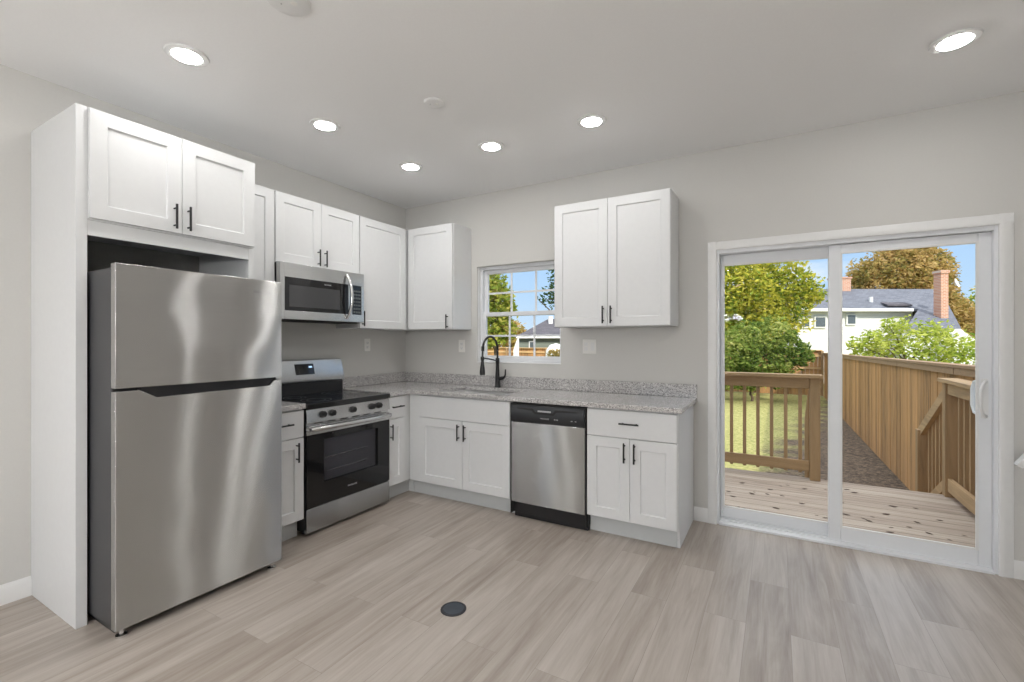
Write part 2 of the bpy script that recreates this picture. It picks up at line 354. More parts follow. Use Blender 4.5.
# ================================================================== ROOM SHELL
RX = 5.05; RY = -7.0; H = 2.734; TH = .14
def wall(name, ax, a0, a1, b0, b1, z0, z1, holes, mat='wall'):
    """wall running along ax ('x' or 'y') from a0 to a1, thickness b0..b1, with rectangular holes (a,a,z,z)"""
    A = sorted({a0, a1, *[h[0] for h in holes], *[h[1] for h in holes]}); Z = sorted({z0, z1, *[h[2] for h in holes], *[h[3] for h in holes]})
    def solid(i, j):
        if i < 0 or j < 0 or i >= len(A) - 1 or j >= len(Z) - 1: return False
        ca, cz = (A[i] + A[i + 1]) / 2, (Z[j] + Z[j + 1]) / 2
        return not any(h[0] < ca < h[1] and h[2] < cz < h[3] for h in holes)
    mb = MB()
    def P(a, b, z): return (a, b, z) if ax == 'x' else (b, a, z)
    for i in range(len(A) - 1):
        for j in range(len(Z) - 1):
            if not solid(i, j): continue
            p, q, r, s = A[i], A[i + 1], Z[j], Z[j + 1]
            mb.add([P(p, b0, r), P(q, b0, r), P(q, b0, s), P(p, b0, s)], [(0, 1, 2, 3)]); mb.add([P(p, b1, r), P(q, b1, r), P(q, b1, s), P(p, b1, s)], [(3, 2, 1, 0)])
            if not solid(i - 1, j): mb.add([P(p, b0, r), P(p, b1, r), P(p, b1, s), P(p, b0, s)], [(0, 1, 2, 3)])
            if not solid(i + 1, j): mb.add([P(q, b0, r), P(q, b1, r), P(q, b1, s), P(q, b0, s)], [(0, 1, 2, 3)])
            if not solid(i, j - 1): mb.add([P(p, b0, r), P(q, b0, r), P(q, b1, r), P(p, b1, r)], [(0, 1, 2, 3)])
            if not solid(i, j + 1): mb.add([P(p, b0, s), P(q, b0, s), P(q, b1, s), P(p, b1, s)], [(0, 1, 2, 3)])
    me = bpy.data.meshes.new(name); bm = bmesh.new()
    vs = [bm.verts.new(v) for v in mb.v]
    for f in mb.f: bm.faces.new([vs[k] for k in f])
    bmesh.ops.remove_doubles(bm, verts=bm.verts, dist=1e-5); bmesh.ops.recalc_face_normals(bm, faces=bm.faces); bm.to_mesh(me); bm.free()
    me.materials.append(M[mat]); o = bpy.data.objects.new(name, me); COL.objects.link(o); o['kind'] = 'structure'; return o
WX0, WX1, WZ0, WZ1 = .911, 1.786, 1.1305, 2.0456          # kitchen window opening
DX0, DX1, DZ1 = 3.018, 4.505, 2.0                          # sliding door opening
wall('wall_back', 'x', -TH, 9.0, 0, TH, -.9, H + .02, [(WX0, WX1, WZ0, WZ1), (DX0, DX1, 0.0, DZ1)])
FILL_HOLE = (-5.35, -4.35, .75, 2.25)
wall('wall_left', 'y', RY - TH, 0.0, -TH, 0, -.9, H + .02, [FILL_HOLE])
wall('wall_right', 'y', RY, 0.0, RX, RX + TH, -.9, H + .02, [])
FILL_WINS = [(.5, 2.1, .75, 2.25), (2.9, 4.5, .75, 2.25)]
wall('wall_front', 'x', 0, 9.0, RY - TH, RY, -.9, H + .02, FILL_WINS)
box(0, RX, RY, 0, -.06, 0).build('floor', 'floor', kind='structure')
box(-.4, 9.2, RY - .5, .45, H, H + .35).build('ceiling', 'ceil', kind='structure')
# baseboards
def baseboard(name, ax, a0, a1, face, sgn):
    prof = [(0, 0), (.014, 0), (.014, .078), (.010, .088), (.006, .1), (0, .1)]
    if ax == 'x': p = [(face + sgn * d, z) for d, z in prof]; o = MB().prism(p, 'x', a0, a1).build(name, 'trim', kind='structure')
    else: p = [(face + sgn * d, z) for d, z in prof]; o = MB().prism(p, 'y', a0, a1).build(name, 'trim', kind='structure')
baseboard('baseboard_back', 'x', 2.8656, 2.964, 0, -1)
baseboard('baseboard_back_right', 'x', 4.559, RX, 0, -1)
baseboard('baseboard_left', 'y', RY, -2.823, 0, 1)
baseboard('baseboard_right', 'y', RY, 0, RX, -1)
# door casing: three profiled boards around the opening
def casing_prof(w): return [(0, 0), (0, .012), (.012, .017), (w * .6, .019), (w * .85, .022), (w, .018), (w, 0)]
cw = .060
mb = MB()
mb.prism([(2.964 + d, -t) for d, t in casing_prof(cw)], 'z', 0, DZ1 + .057)
mb.prism([(4.559 - d, -t) for d, t in casing_prof(cw)], 'z', 0, DZ1 + .057)
mb.prism([(-t, 2.057 - d) for d, t in casing_prof(cw)], 'x', 2.966, 4.557)
mb.build('trim_1', 'trim', kind='structure')

# ------------------------------------------------------------------ kitchen window
win = thing('window_1', 'white double hung window with grilles over the sink', 'window', (0, 0, 0)); win['kind'] = 'structure'
y0, y1 = .050, .12
fr = MB(); ft = .030
fr.box(WX0, WX0 + ft, y0, y1, WZ0, WZ1).box(WX1 - .012, WX1, y0, y1, WZ0, WZ1).box(WX0 + ft, WX1 - .012, y0, y1, WZ1 - ft, WZ1).box(WX0 + ft, WX1 - .012, y0, y1, WZ0, WZ0 + ft)
fr.build('window_frame', 'vinyl', win, .003)
box(WX0 + .0005, WX1 - .0005, -.004, y0, WZ0 + .0005, WZ0 + .008).build('window_sill', 'trim', win, .002)
box(WX0 + .0005, WX0 + .008, .012, y0, WZ0 + .0085, WZ1 - .0005).build('lit_jamb', 'trim', win)  # white board stands in for daylight on the grey drywall return
box(WX1 - .008, WX1 - .0005, .012, y0, WZ0 + .0085, WZ1 - .0005).build('lit_jamb', 'trim', win)
def sash(zb, zt, yy, name):
    xs0, xs1 = WX0 + ft, WX1 - .012; st = .036; sr_ = .022; s = MB()
    s.box(xs0, xs0 + st, yy, yy + .03, zb, zt).box(xs1 - sr_, xs1, yy, yy + .03, zb, zt).box(xs0 + st, xs1 - sr_, yy, yy + .03, zb, zb + st).box(xs0 + st, xs1 - sr_, yy, yy + .03, zt - st, zt)
    o = s.build(name, 'vinyl', win, .003)
    g = MB(); gx0, gx1 = xs0 + st, xs1 - sr_; gw = (gx1 - gx0) / 3; gy = yy + .010
    for k in (1, 2): g.box(gx0 + k * gw - .009, gx0 + k * gw + .009, gy, gy + .008, zb + st, zt - st)
    zm = (zb + zt) / 2; g.box(gx0, gx1, gy + .001, gy + .007, zm - .009, zm + .009)
    g.build('grille', 'vinyl', o)
    box(gx0, gx1, yy + .013, yy + .017, zb + st, zt - st).build('pane', 'glass', o, smooth=False)
zm = 1.590
sash(zm - .019, WZ1 - ft, y0 + .038, 'upper_sash'); sash(WZ0 + ft, zm + .019, y0 + .004, 'lower_sash')
# windows added in the unseen far wall to let in fill light
for k, h in enumerate(FILL_WINS):
    w = thing('window_%d' % (k + 2), 'white window added at the unseen far end for fill light', 'window'); w['kind'] = 'structure'
    s = MB(); t_ = .06
    s.box(h[0], h[0] + t_, RY - .1, RY - .04, h[2], h[3]).box(h[1] - t_, h[1], RY - .1, RY - .04, h[2], h[3]).box(h[0] + t_, h[1] - t_, RY - .1, RY - .04, h[3] - t_, h[3]).box(h[0] + t_, h[1] - t_, RY - .1, RY - .04, h[2], h[2] + t_)
    zc = (h[2] + h[3]) / 2; s.box(h[0] + t_, h[1] - t_, RY - .1, RY - .04, zc - .025, zc + .025); s.build('window_frame', 'vinyl', w, .003)
    box(h[0] + t_, h[1] - t_, RY - .072, RY - .066, h[2] + t_, h[3] - t_).build('pane', 'glass', w, smooth=False)

w = thing('window_4', 'white window added in the left wall behind the camera for fill light', 'window'); w['kind'] = 'structure'  # added unseen window: side daylight and a bright streak on the dishwasher
s = MB(); a0, a1, c0, c1 = FILL_HOLE; t_ = .06
s.box(-.1, -.04, a0, a0 + t_, c0, c1).box(-.1, -.04, a1 - t_, a1, c0, c1).box(-.1, -.04, a0 + t_, a1 - t_, c0, c0 + t_).box(-.1, -.04, a0 + t_, a1 - t_, c1 - t_, c1).box(-.1, -.04, a0 + t_, a1 - t_, 1.475, 1.525).build('window_frame', 'vinyl', w, .003)
box(-.072, -.066, a0 + t_, a1 - t_, c0 + t_, c1 - t_).build('pane', 'glass', w, smooth=False)
box(RX - .02, RX - .0005, -.09, -.0005, .1005, 2.35).build('streak_board', 'trim', kind='structure')  # added white board out of view, mirrored as a streak in the refrigerator
# ------------------------------------------------------------------ sliding door
dr = thing('door_1', 'white vinyl sliding patio door onto the deck', 'door'); dr['kind'] = 'structure'
f = MB(); jw = .022
f.box(DX0, DX0 + jw, .0, .14, .0, DZ1).box(DX1 - jw, DX1, .0, .14, .0, DZ1).box(DX0 + jw, DX1 - jw, .0, .14, DZ1 - .03, DZ1)
f.build('door_frame', 'vinyl', dr, .003)
f = MB(); f.prism([(-.012, 0), (.14, 0), (.14, .035), (.118, .035), (.118, .02), (.09, .02), (.09, .032), (.078, .032), (.078, .018), (.04, .018), (.04, .028), (.028, .028), (.028, .018), (-.012, .014)], 'x', DX0 + jw, DX1 - jw).build('threshold', 'vinyl', dr)
def panel(name, x0, x1, ya, yb, sl, sr, zb, zt, rb, rt):
    s = MB(); s.box(x0, x0 + sl, ya, yb, zb, zt).box(x1 - sr, x1, ya, yb, zb, zt).box(x0 + sl, x1 - sr, ya, yb, zb, zb + rb).box(x0 + sl, x1 - sr, ya, yb, zt - rt, zt)
    o = s.build(name, 'vinyl', dr, .004)
    gx0, gx1, gz0, gz1 = x0 + sl, x1 - sr, zb + rb, zt - rt; b = MB(); w = .010; yg = ya - .001
    b.box(gx0 - .003, gx0 + w, yg, ya + .012, gz0 - .003, gz1 + .003).box(gx1 - w, gx1 + .003, yg, ya + .012, gz0 - .003, gz1 + .003).box(gx0 + w, gx1 - w, yg, ya + .012, gz0 - .003, gz0 + w).box(gx0 + w, gx1 - w, yg, ya + .012, gz1 - w, gz1 + .003)
    b.build('glazing_bead', 'trim', o, .002)
    box(gx0, gx1, ya + .016, ya + .022, gz0, gz1).build('glass', 'glass', o, smooth=False)
    return o
panel('fixed_panel', DX0 + jw, 3.772, .082, .118, .018, .060, .032, DZ1 - .03, .072, .07)
sp = panel('sliding_panel', 3.702, DX1 - jw, .032, .072, .064, .058, .024, DZ1 - .032, .086, .052)
hd = MB(); hx = 4.450
hd.box(hx - .015, hx + .017, .028, .033, .885, 1.115)
hd.tube([(hx + .008, .03, 1.098), (hx, .005, 1.103), (hx - .020, -.025, 1.09), (hx - .034, -.040, 1.055), (hx - .036, -.042, 1.0), (hx - .034, -.040, .945), (hx - .020, -.025, .91), (hx, .005, .897), (hx + .008, .03, .902)], .0075, 10)
hd.build('handle', 'trim', sp)
hd = MB(); hd.tube([(hx - .01, .072, 1.10), (hx - .02, .105, 1.09), (hx - .025, .12, 1.05), (hx - .025, .12, .95), (hx - .02, .105, .91), (hx - .01, .072, .90)], .011, 10).build('outside_handle', 'vinyl', sp)

# ------------------------------------------------------------------ handrail at the picture's right edge
hr = thing('stair_handrail', 'white sloping handrail end on the wall right of the patio door', 'handrail', (4.556, -.075, .60))
d = Vector((.26, 0, .40)); n_ = Vector((-.4, 0, .26)).normalized() * .016
mb = MB(); a = Vector((0, 0, .045)); b = a + d * 1.88
mb.prism([(a.x + n_.x, a.z + n_.z), (a.x - n_.x, a.z - n_.z), (b.x - n_.x, b.z - n_.z), (b.x + n_.x, b.z + n_.z)], 'y', -.02, .025); mb.build('rail', 'trim', hr, .005)
mb = MB(); mb.box(.20, .24, .025, .075, .36, .40); mb.build('bracket', 'trim', hr, .003)

# ================================================================== CABINETS
def shaker(x0, x1, z0, z1, yf, t=.02, st=.067, rec=.010):
    """door slab with a recessed centre panel, front face at y = yf (facing -y)"""
    mb = MB(); yb = yf + t; yr = yf + rec
    a, b, c, d_ = x0, x1, z0, z1; i0, i1, j0, j1 = x0 + st, x1 - st, z0 + st, z1 - st; e_ = .004
    v = [(a, yb, c), (b, yb, c), (b, yb, d_), (a, yb, d_), (a, yf, c), (b, yf, c), (b, yf, d_), (a, yf, d_),
         (i0, yf, j0), (i1, yf, j0), (i1, yf, j1), (i0, yf, j1), (i0 + e_, yr, j0 + e_), (i1 - e_, yr, j0 + e_), (i1 - e_, yr, j1 - e_), (i0 + e_, yr, j1 - e_)]
    fs = [(0, 1, 2, 3), (0, 4, 5, 1), (1, 5, 6, 2), (2, 6, 7, 3), (3, 7, 4, 0)]
    for k in range(4):
        n = (k + 1) % 4; fs += [(4 + k, 8 + k, 8 + n, 4 + n), (8 + k, 12 + k, 12 + n, 8 + n)]
    fs.append((12, 13, 14, 15)); return mb.add(v, fs)
def bar_handle(parent, x, z, yf, vert=True, L=.13):
    mb = MB(); r = .0058; o = .030; h = L / 2; q = h - .02
    if vert:
        mb.cyl((x, yf - o, z - h), (x, yf - o, z + h), r, n=12)
        for s in (-1, 1): mb.cyl((x, yf + .001, z + s * q), (x, yf - o, z + s * q), .0046, n=10)
    else:
        mb.cyl((x - h, yf - o, z), (x + h, yf - o, z), r, n=12)
        for s in (-1, 1): mb.cyl((x + s * q, yf + .001, z), (x + s * q, yf - o, z), .0046, n=10)
    return mb.build('handle', 'black', parent)
def fronts(root, lst, yf):
    for kind, x0, x1, z0, z1, hs in lst:
        if kind == 'slab': o = box(x0, x1, yf, yf + .02, z0, z1).build('drawer' if hs else 'false_front', 'cab', root, .002)
        else: o = shaker(x0, x1, z0, z1, yf).build('door', 'cab', root, .0014)
        if hs: bar_handle(o, hs[1], hs[2], yf, hs[0] == 'v')
G = .0015
UB, UT, UD = 1.445, 2.413, .284
def upper(label, loc, rot, w, lst, z0=UB, z1=UT, depth=UD, x0=0):
    r = thing('upper_cabinet', label, 'cabinet', loc, rot, 'wall cabinets')
    box(x0, w, -depth, 0, z0, z1).build('carcass', 'cab', r, .0015)
    fronts(r, lst, -depth - .02); return r
LW = PI / 2
# left wall, local x runs along +Y from the given start
upper('narrow white wall cabinet between the refrigerator and the microwave', (.001, -1.979, 0), LW, .319, [('door', .003, .316, UB + .003, UT - .003, ('v', .287, 1.53))])
upper('short white double-door wall cabinet directly above the microwave', (.001, -1.658, 0), LW, .766,
      [('door', .003, .3815, 1.906, UT - .003, ('v', .352, 1.98)), ('door', .3845, .763, 1.906, UT - .003, ('v', .414, 1.98))], z0=1.903)
upper('white single-door wall cabinet right of the microwave, handle at its lower left', (.001, -.890, 0), LW, .888, [('door', .003, .562, UB + .003, UT - .003, ('v', .026, 1.528))])
upper('white single-door wall cabinet in the corner left of the window', (0, -.001, 0), 0, .846, [('door', .315, .843, UB + .003, UT - .003, ('v', .797, 1.513))], x0=.306)
upper('white double-door wall cabinet right of the window', (1.861, -.001, 0), 0, .896,
      [('door', .003, .438, UB + .003, UT - .003, ('v', .409, 1.533)), ('door', .441, .893, UB + .003, UT - .003, ('v', .470, 1.533))])
# refrigerator surround
fs = thing('refrigerator_cabinet', 'tall white side panel and double-door cabinet over the refrigerator', 'cabinet', (.001, -2.822, 0), LW)
box(0, .042, -.593, 0, 0, 2.4355).build('side_panel', 'cab', fs, .0015)
FC0, FC1 = .042, .834
box(FC0, FC1, -.592, 0, 1.905, 2.4345).build('carcass', 'cab', fs, .0015)
box(FC0, FC1 - .029, -.592, -.574, 1.833, 1.904).build('apron', 'cab', fs, .0015)
box(FC1 - .029, FC1, -.592, 0, 1.695, 1.904).build('filler_panel', 'cab', fs, .0015)
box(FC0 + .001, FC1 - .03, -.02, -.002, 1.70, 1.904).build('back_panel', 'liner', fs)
fronts(fs, [('door', FC0 + .003, .4305, 1.914, 2.430, ('v', .394, 1.997)), ('door', .4335, FC1 - .001, 1.914, 2.430, ('v', .460, 1.997))], -.612)

def base(name, label, loc, rot, w, lst, x0=0, end=None, toe0=None, toe1=None, ret=False, hollow=False):
    r = thing(name, label, 'cabinet', loc, rot, 'base cabinets')
    e1 = w if end is None else end
    if hollow:
        c = MB().box(x0, x0 + .018, -.608, 0, .125, .878).box(e1 - .018, e1, -.608, 0, .125, .878).box(x0 + .018, e1 - .018, -.608, 0, .125, .143).box(x0 + .018, e1 - .018, -.012, 0, .143, .878).box(x0 + .018, e1 - .018, -.608, -.590, .143, .878)
        c.build('carcass', 'cab', r)
    else: box(x0, e1, -.608, 0, .125, .878).build('carcass', 'cab', r, .0015)
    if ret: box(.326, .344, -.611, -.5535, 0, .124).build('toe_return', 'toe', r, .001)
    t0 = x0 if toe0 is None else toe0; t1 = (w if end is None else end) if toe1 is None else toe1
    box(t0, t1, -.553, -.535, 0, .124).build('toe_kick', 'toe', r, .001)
    fronts(r, lst, -.629); return r
DT, DB, DWZ = .683, .132, .688
base('base_cabinet', 'narrow white base cabinet between the refrigerator and the stove', (.001, -1.977, 0), LW, .317,
     [('slab', .003, .314, DWZ, .868, ('h', .155, .785)), ('door', .003, .314, DB, DT, ('v', .258, .593))])
base('base_cabinet', 'narrow white base cabinet right of the stove, in the corner', (.001, -.880, 0), LW, .876,
     [('slab', .003, .195, DWZ, .868, ('h', .092, .785)), ('door', .003, .195, DB, DT, ('v', .022, .58))], toe1=.344, ret=True)
base('base_cabinet', 'white double-door base cabinet under the sink', (.002, -.001, 0), 0, 1.641,
     [('slab', .738, 1.638, DWZ, .868, None), ('door', .738, 1.191, DB, DT, ('v', 1.161, .593)), ('door', 1.194, 1.638, DB, DT, ('v', 1.225, .593))], x0=.614, hollow=True)
rb = base('base_cabinet', 'white base cabinet with drawer at the right end of the counter', (2.258, -.001, 0), 0, .606,
     [('slab', .003, .600, DWZ, .868, ('h', .300, .785)), ('door', .003, .2995, DB, DT, ('v', .268, .593)), ('door', .3025, .600, DB, DT, ('v', .335, .593))], end=.588, toe1=.588)
MB().prism([(0, 0), (-.5535, 0), (-.5535, .122), (-.609, .122), (-.609, .878), (0, .878)], 'x', .5885, .6066).build('end_panel', 'cab', rb, .0012)

# ------------------------------------------------------------------ countertop
ct = thing('countertop', 'speckled grey granite countertop with backsplash in an L around the corner', 'countertop', (0, 0, .879))
SX0, SX1, SY0, SY1 = .86, 1.56, -.545, -.125
mb = MB(); CF = -.652; CR = 2.890; T = .034
L = [(.002, -.881), (.650, -.881), (.650, CF), (CR, CF), (CR, -.002), (.002, -.002)]
hole = [(SX0, SY0), (SX1, SY0), (SX1, SY1), (SX0, SY1)]
bm = bmesh.new(); rings = []
xs = [.002, .650, SX0, SX1, CR]; ys = [-.881, CF, SY0, SY1, -.002]
vv = {}
def gv(x, y, z):
    k = (round(x, 4), round(y, 4), round(z, 4))
    if k not in vv: vv[k] = bm.verts.new((x, y, z))
    return vv[k]
def csolid(i, j):
    if not (0 <= i < 4 and 0 <= j < 4): return False
    if j == 0: return i == 0
    return not (i == 2 and j == 2)
for i in range(4):
    for j in range(4):
        if not csolid(i, j): continue
        a0, a1, b0, b1 = xs[i], xs[i + 1], ys[j], ys[j + 1]
        bm.faces.new([gv(a0, b0, T), gv(a1, b0, T), gv(a1, b1, T), gv(a0, b1, T)]); bm.faces.new([gv(a0, b0, 0), gv(a0, b1, 0), gv(a1, b1, 0), gv(a1, b0, 0)])
        for di, dj, p, q in ((-1, 0, (a0, b0), (a0, b1)), (1, 0, (a1, b0), (a1, b1)), (0, -1, (a0, b0), (a1, b0)), (0, 1, (a0, b1), (a1, b1))):
            if not csolid(i + di, j + dj): bm.faces.new([gv(*p, 0), gv(*q, 0), gv(*q, T), gv(*p, T)])
bmesh.ops.recalc_face_normals(bm, faces=bm.faces)
bmesh.ops.dissolve_limit(bm, angle_limit=.01, verts=bm.verts, edges=bm.edges)
me = bpy.data.meshes.new('slab'); bm.to_mesh(me); bm.free(); me.materials.append(M['granite'])
o = bpy.data.objects.new('slab', me); COL.objects.link(o); o.parent = ct
b = o.modifiers.new('bevel', 'BEVEL'); b.width = .003; b.segments = 2; b.limit_method = 'ANGLE'
mb = MB(); mb.prism([(.002, -.880), (.022, -.880), (.022, -.022), (CR, -.022), (CR, -.002), (.002, -.002)], 'z', T + .0005, T + .098); mb.build('backsplash', 'granite', ct, .002)
ct2 = thing('countertop', 'short piece of grey granite countertop between refrigerator and stove', 'countertop', (0, 0, .879))
box(.002, .650, -1.977, -1.660, 0, T).build('slab', 'granite', ct2, .003)
box(.002, .022, -1.977, -1.660, T + .0005, T + .098).build('backsplash', 'granite', ct2, .002)
# sink
sk = thing('sink', 'stainless steel undermount sink set in the granite counter', 'sink', (0, 0, .68))
mb = MB(); z0, z1 = 0, .1985; o_ = .012; ix0, ix1, iy0, iy1 = SX0 - .006, SX1 + .006, SY0 - .006, SY1 + .006
mb.add([(ix0 + .03, iy0 + .03, .006), (ix1 - .03, iy0 + .03, .006), (ix1 - .03, iy1 - .03, .006), (ix0 + .03, iy1 - .03, .006), (ix0, iy0, z1), (ix1, iy0, z1), (ix1, iy1, z1), (ix0, iy1, z1),
        (ix0 - o_, iy0 - o_, z1), (ix1 + o_, iy0 - o_, z1), (ix1 + o_, iy1 + o_, z1), (ix0 - o_, iy1 + o_, z1), (ix0 - o_, iy0 - o_, 0), (ix1 + o_, iy0 - o_, 0), (ix1 + o_, iy1 + o_, 0), (ix0 - o_, iy1 + o_, 0)],
       [(0, 1, 2, 3)] + [(k, (k + 1) % 4, 4 + (k + 1) % 4, 4 + k) for k in range(4)] + [(4 + k, 4 + (k + 1) % 4, 8 + (k + 1) % 4, 8 + k) for k in range(4)] + [(8 + k, 8 + (k + 1) % 4, 12 + (k + 1) % 4, 12 + k) for k in range(4)] + [(15, 14, 13, 12)])
mb.build('basin', 'sink', sk, .01, seg=3)
MB().lathe([(0, .0), (.04, .0), (.045, .004), (.03, .006), (0, .006)], (1.21, -.33, .0075)).build('drain', 'chrome', sk)
# faucet
fa = thing('faucet', 'matte black pull-down kitchen faucet with a tall arched spout', 'faucet', (1.19, -.078, .9135))
MB().lathe([(0, 0), (.027, 0), (.027, .008), (.0235, .014), (.0225, .06), (.021, .10), (.0165, .17), (.0155, .215), (.0185, .222), (.0185, .262), (.0135, .268), (0, .268)], (0, 0, 0), 24).build('body', 'black', fa)
arc = []
for k in range(0, 17):
    a = PI * k / 16; arc.append((0, -.122 + .122 * math.cos(a), .345 + .115 * math.sin(a)))
path = [(0, 0, .26), (0, 0, .31)] + arc
MB().tube(path, .0095, 12).build('spout', 'black', fa)
mb = MB()
mb.cyl((0, -.243, .375), (0, -.244, .335), .014, .0135, 16); mb.tube([(0, -.244, .35), (0, -.247, .30), (0, -.248, .25)], .008, 10); mb.build('hose', 'black', fa)
MB().lathe([(0, .135), (.022, .135), (.0245, .15), (.0235, .175), (.016, .225), (.0125, .262), (.0165, .27), (.0165, .288), (.012, .295), (0, .295)], (0, -.248, -.008), 20).build('spray_head', 'black', fa)
MB().tube([(0, -.01, .242), (0, -.11, .258), (0, -.238, .274)], .0055, 10).build('docking_arm', 'black', fa)
mb = MB(); mb.cyl((.012, 0, .075), (.062, 0, .088), .017, .014, 16); mb.tube([(.055, 0, .088), (.075, 0, .097), (.083, 0, .115), (.086, 0, .165)], [.011, .010, .008, .0065], 10); mb.build('lever', 'black', fa)

# ================================================================== REFRIGERATOR
rf = thing('refrigerator', 'stainless steel top-freezer refrigerator in the white surround', 'refrigerator', (.10, -2.772, 0), LW)
Wd = .790
box(.004, Wd - .004, -.715, 0, .045, 1.664).build('body', 'fridgeside', rf, .004)
box(.02, Wd - .02, -.70, -.05, .012, .044).build('base_grille', 'blackpl', rf)
box(.008, Wd - .008, -.7245, -.7155, .06, 1.66).build('door_gasket', 'gap', rf)
yf, yb = -.770, -.725
def skin(poly, y_front, y_back):
    """door leaf whose front outline is poly (x,z)"""
    return MB().prism(poly, 'y', y_front, y_back)
fz = skin([(0, 1.122), (Wd, 1.122), (Wd, 1.681), (0, 1.681)], yf, yb).build('freezer_door', ['steelf'], rf, .003, seg=3)
zt = 1.108
lo = skin([(0, .045), (Wd, .045), (Wd, zt), (.745, zt), (.715, zt - .030), (.16, zt - .040), (.10, zt - .004), (.09, zt), (0, zt)], yf, yb).build('refrigerator_door', ['steelg'], rf, .003, seg=3)
MB().prism([(.092, zt - .001), (.10, zt - .005), (.16, zt - .041), (.715, zt - .031), (.745, zt - .001)], 'y', yf + .022, yb).build('grip_recess', 'blackpl', lo)
MB().prism([(.10, zt - .0005), (.742, zt - .0005), (.742, zt + .0125), (.10, zt + .0125)], 'y', yf + .008, yb).build('grip_strip', 'blackpl', fz)
for s in (0, 1):
    x = .035 if s == 0 else Wd - .04
    MB().lathe([(0, 0), (.022, 0), (.022, .010), (.009, .014), (.009, .044), (0, .044)], (x, -.735, .0005), 14).build('foot', 'chrome', rf)
MB().box(Wd - .11, Wd - .01, -.75, -.62, 1.6645, 1.679).build('hinge_cover', 'fridgeside', rf, .004)
text('badge', 'FRIGIDAIRE', .020, (.675, yf - .0006, 1.610), (PI / 2, 0, 0), 'steel', fz, .0006)

# ================================================================== RANGE
rg = thing('stove', 'stainless steel electric range with black glass cooktop and oven door', 'stove', (.012, -1.655, 0), LW)
Ws = .773
box(.003, Ws - .003, -.600, -.02, .03, .872).build('body', 'blackpl', rg, .003)
for x in (.05, Ws - .05):
    for y in (-.55, -.06): MB().cyl((x, y, .0005), (x, y, .03), .018, n=12).build('foot', 'blackpl', rg)
ctop = MB().prism([(-.640, .868), (-.085, .868), (-.085, .905), (-.640, .905)], 'x', .0, Ws).build('cooktop', 'cooktop', rg, .005, seg=3)
for x, y, r in ((.20, -.47, .105), (.57, -.47, .085), (.20, -.22, .08), (.57, -.22, .105)):
    for q in (r, r * .62):
        n = 40; vs = []
        for k in range(n):
            a = 2 * PI * k / n
            for w in (q, q - .003): vs.append((x + w * math.cos(a), y + w * math.sin(a), .9054))
        MB().add(vs, [(2 * k, (2 * k + 2) % (2 * n), (2 * k + 3) % (2 * n), 2 * k + 1) for k in range(n)]).build('burner_ring', 'dwpanel', ctop, smooth=False)
MB().prism([(-.600, .775), (-.640, .775), (-.628, .866), (-.600, .866)], 'x', .003, Ws - .003).build('control_panel', 'steel', rg, .002)
for x in (.128, .208, .392, .579, .652):
    mb = MB(); c = Vector((x, -.6345, .822)); ax = Vector((0, -1, .13))
    mb.lathe([(0, 0), (.024, 0), (.024, .006), (.019, .010), (.0175, .026), (.015, .029), (0, .029)], c, 20, 0, ax)
    mb.box(x - .004, x + .004, -.668, -.640, .806, .845); mb.build('knob', 'black', rg, .001)
# vent strip between panel and door
MB().box(.003, Ws - .003, -.618, -.600, .752, .7745).build('vent_strip', 'steel', rg)
for k in range(6): box(.07 + k * .11, .14 + k * .11, -.6195, -.617, .760, .767).build('vent_slot', 'gap', rg)
# oven door: frame with a window opening, tinted glass, cavity with racks
odz0, odz1 = .195, .750; wx0, wx1, wz0, wz1 = .140, .645, .345, .645
od = MB().box(.003, Ws - .003, -.634, -.604, .690, odz1).build('oven_door', 'steel', rg, .003)
mb = MB(); x0, x1 = .003, Ws - .003; ya, yb2 = -.634, -.604
mb.box(x0, wx0, ya, yb2, odz0, .6895).box(wx1, x1, ya, yb2, odz0, .6895).box(wx0, wx1, ya, yb2, odz0, wz0).box(wx0, wx1, ya, yb2, wz1, .6895)
mb.build('door_glass', 'bglass', od)
box(wx0, wx1, -.632, -.627, wz0, wz1).build('oven_window', 'ovenglass', od, smooth=False)
cav = MB(); cav.box(wx0 - .03, wx1 + .03, -.6025, -.6005, wz0 - .03, wz1 + .03); cav.build('oven_back', 'ovencav', od)
mb = MB()
for z in (.415, .512):
    mb.cyl((wx0, -.621, z), (wx1 - .10, -.621, z), .0042, n=8)
    for k in range(14): mb.cyl((wx0 + .03 + k * .028, -.619, z + .002), (wx0 + .03 + k * .028, -.606, z + .002), .0014, n=6)
mb.build('oven_rack', 'chrome', od)
mb = MB(); hz = .735
mb.tube([(.012, -.634, hz), (.016, -.665, hz), (.03, -.680, hz), (.20, -.690, hz), (.38, -.693, hz), (.565, -.690, hz), (.735, -.680, hz), (.749, -.665, hz), (.753, -.634, hz)], .0145, 14)
mb.build('handle', 'steel', od)
text('badge', 'FRIGIDAIRE', .017, (.39, -.6346, .262), (PI / 2, 0, 0), 'label_grey', od)
MB().prism([(-.604, .022), (-.628, .022), (-.634, .04), (-.634, .178), (-.628, .188), (-.604, .188)], 'x', .003, Ws - .003).build('storage_drawer', 'steeld', rg, .003)
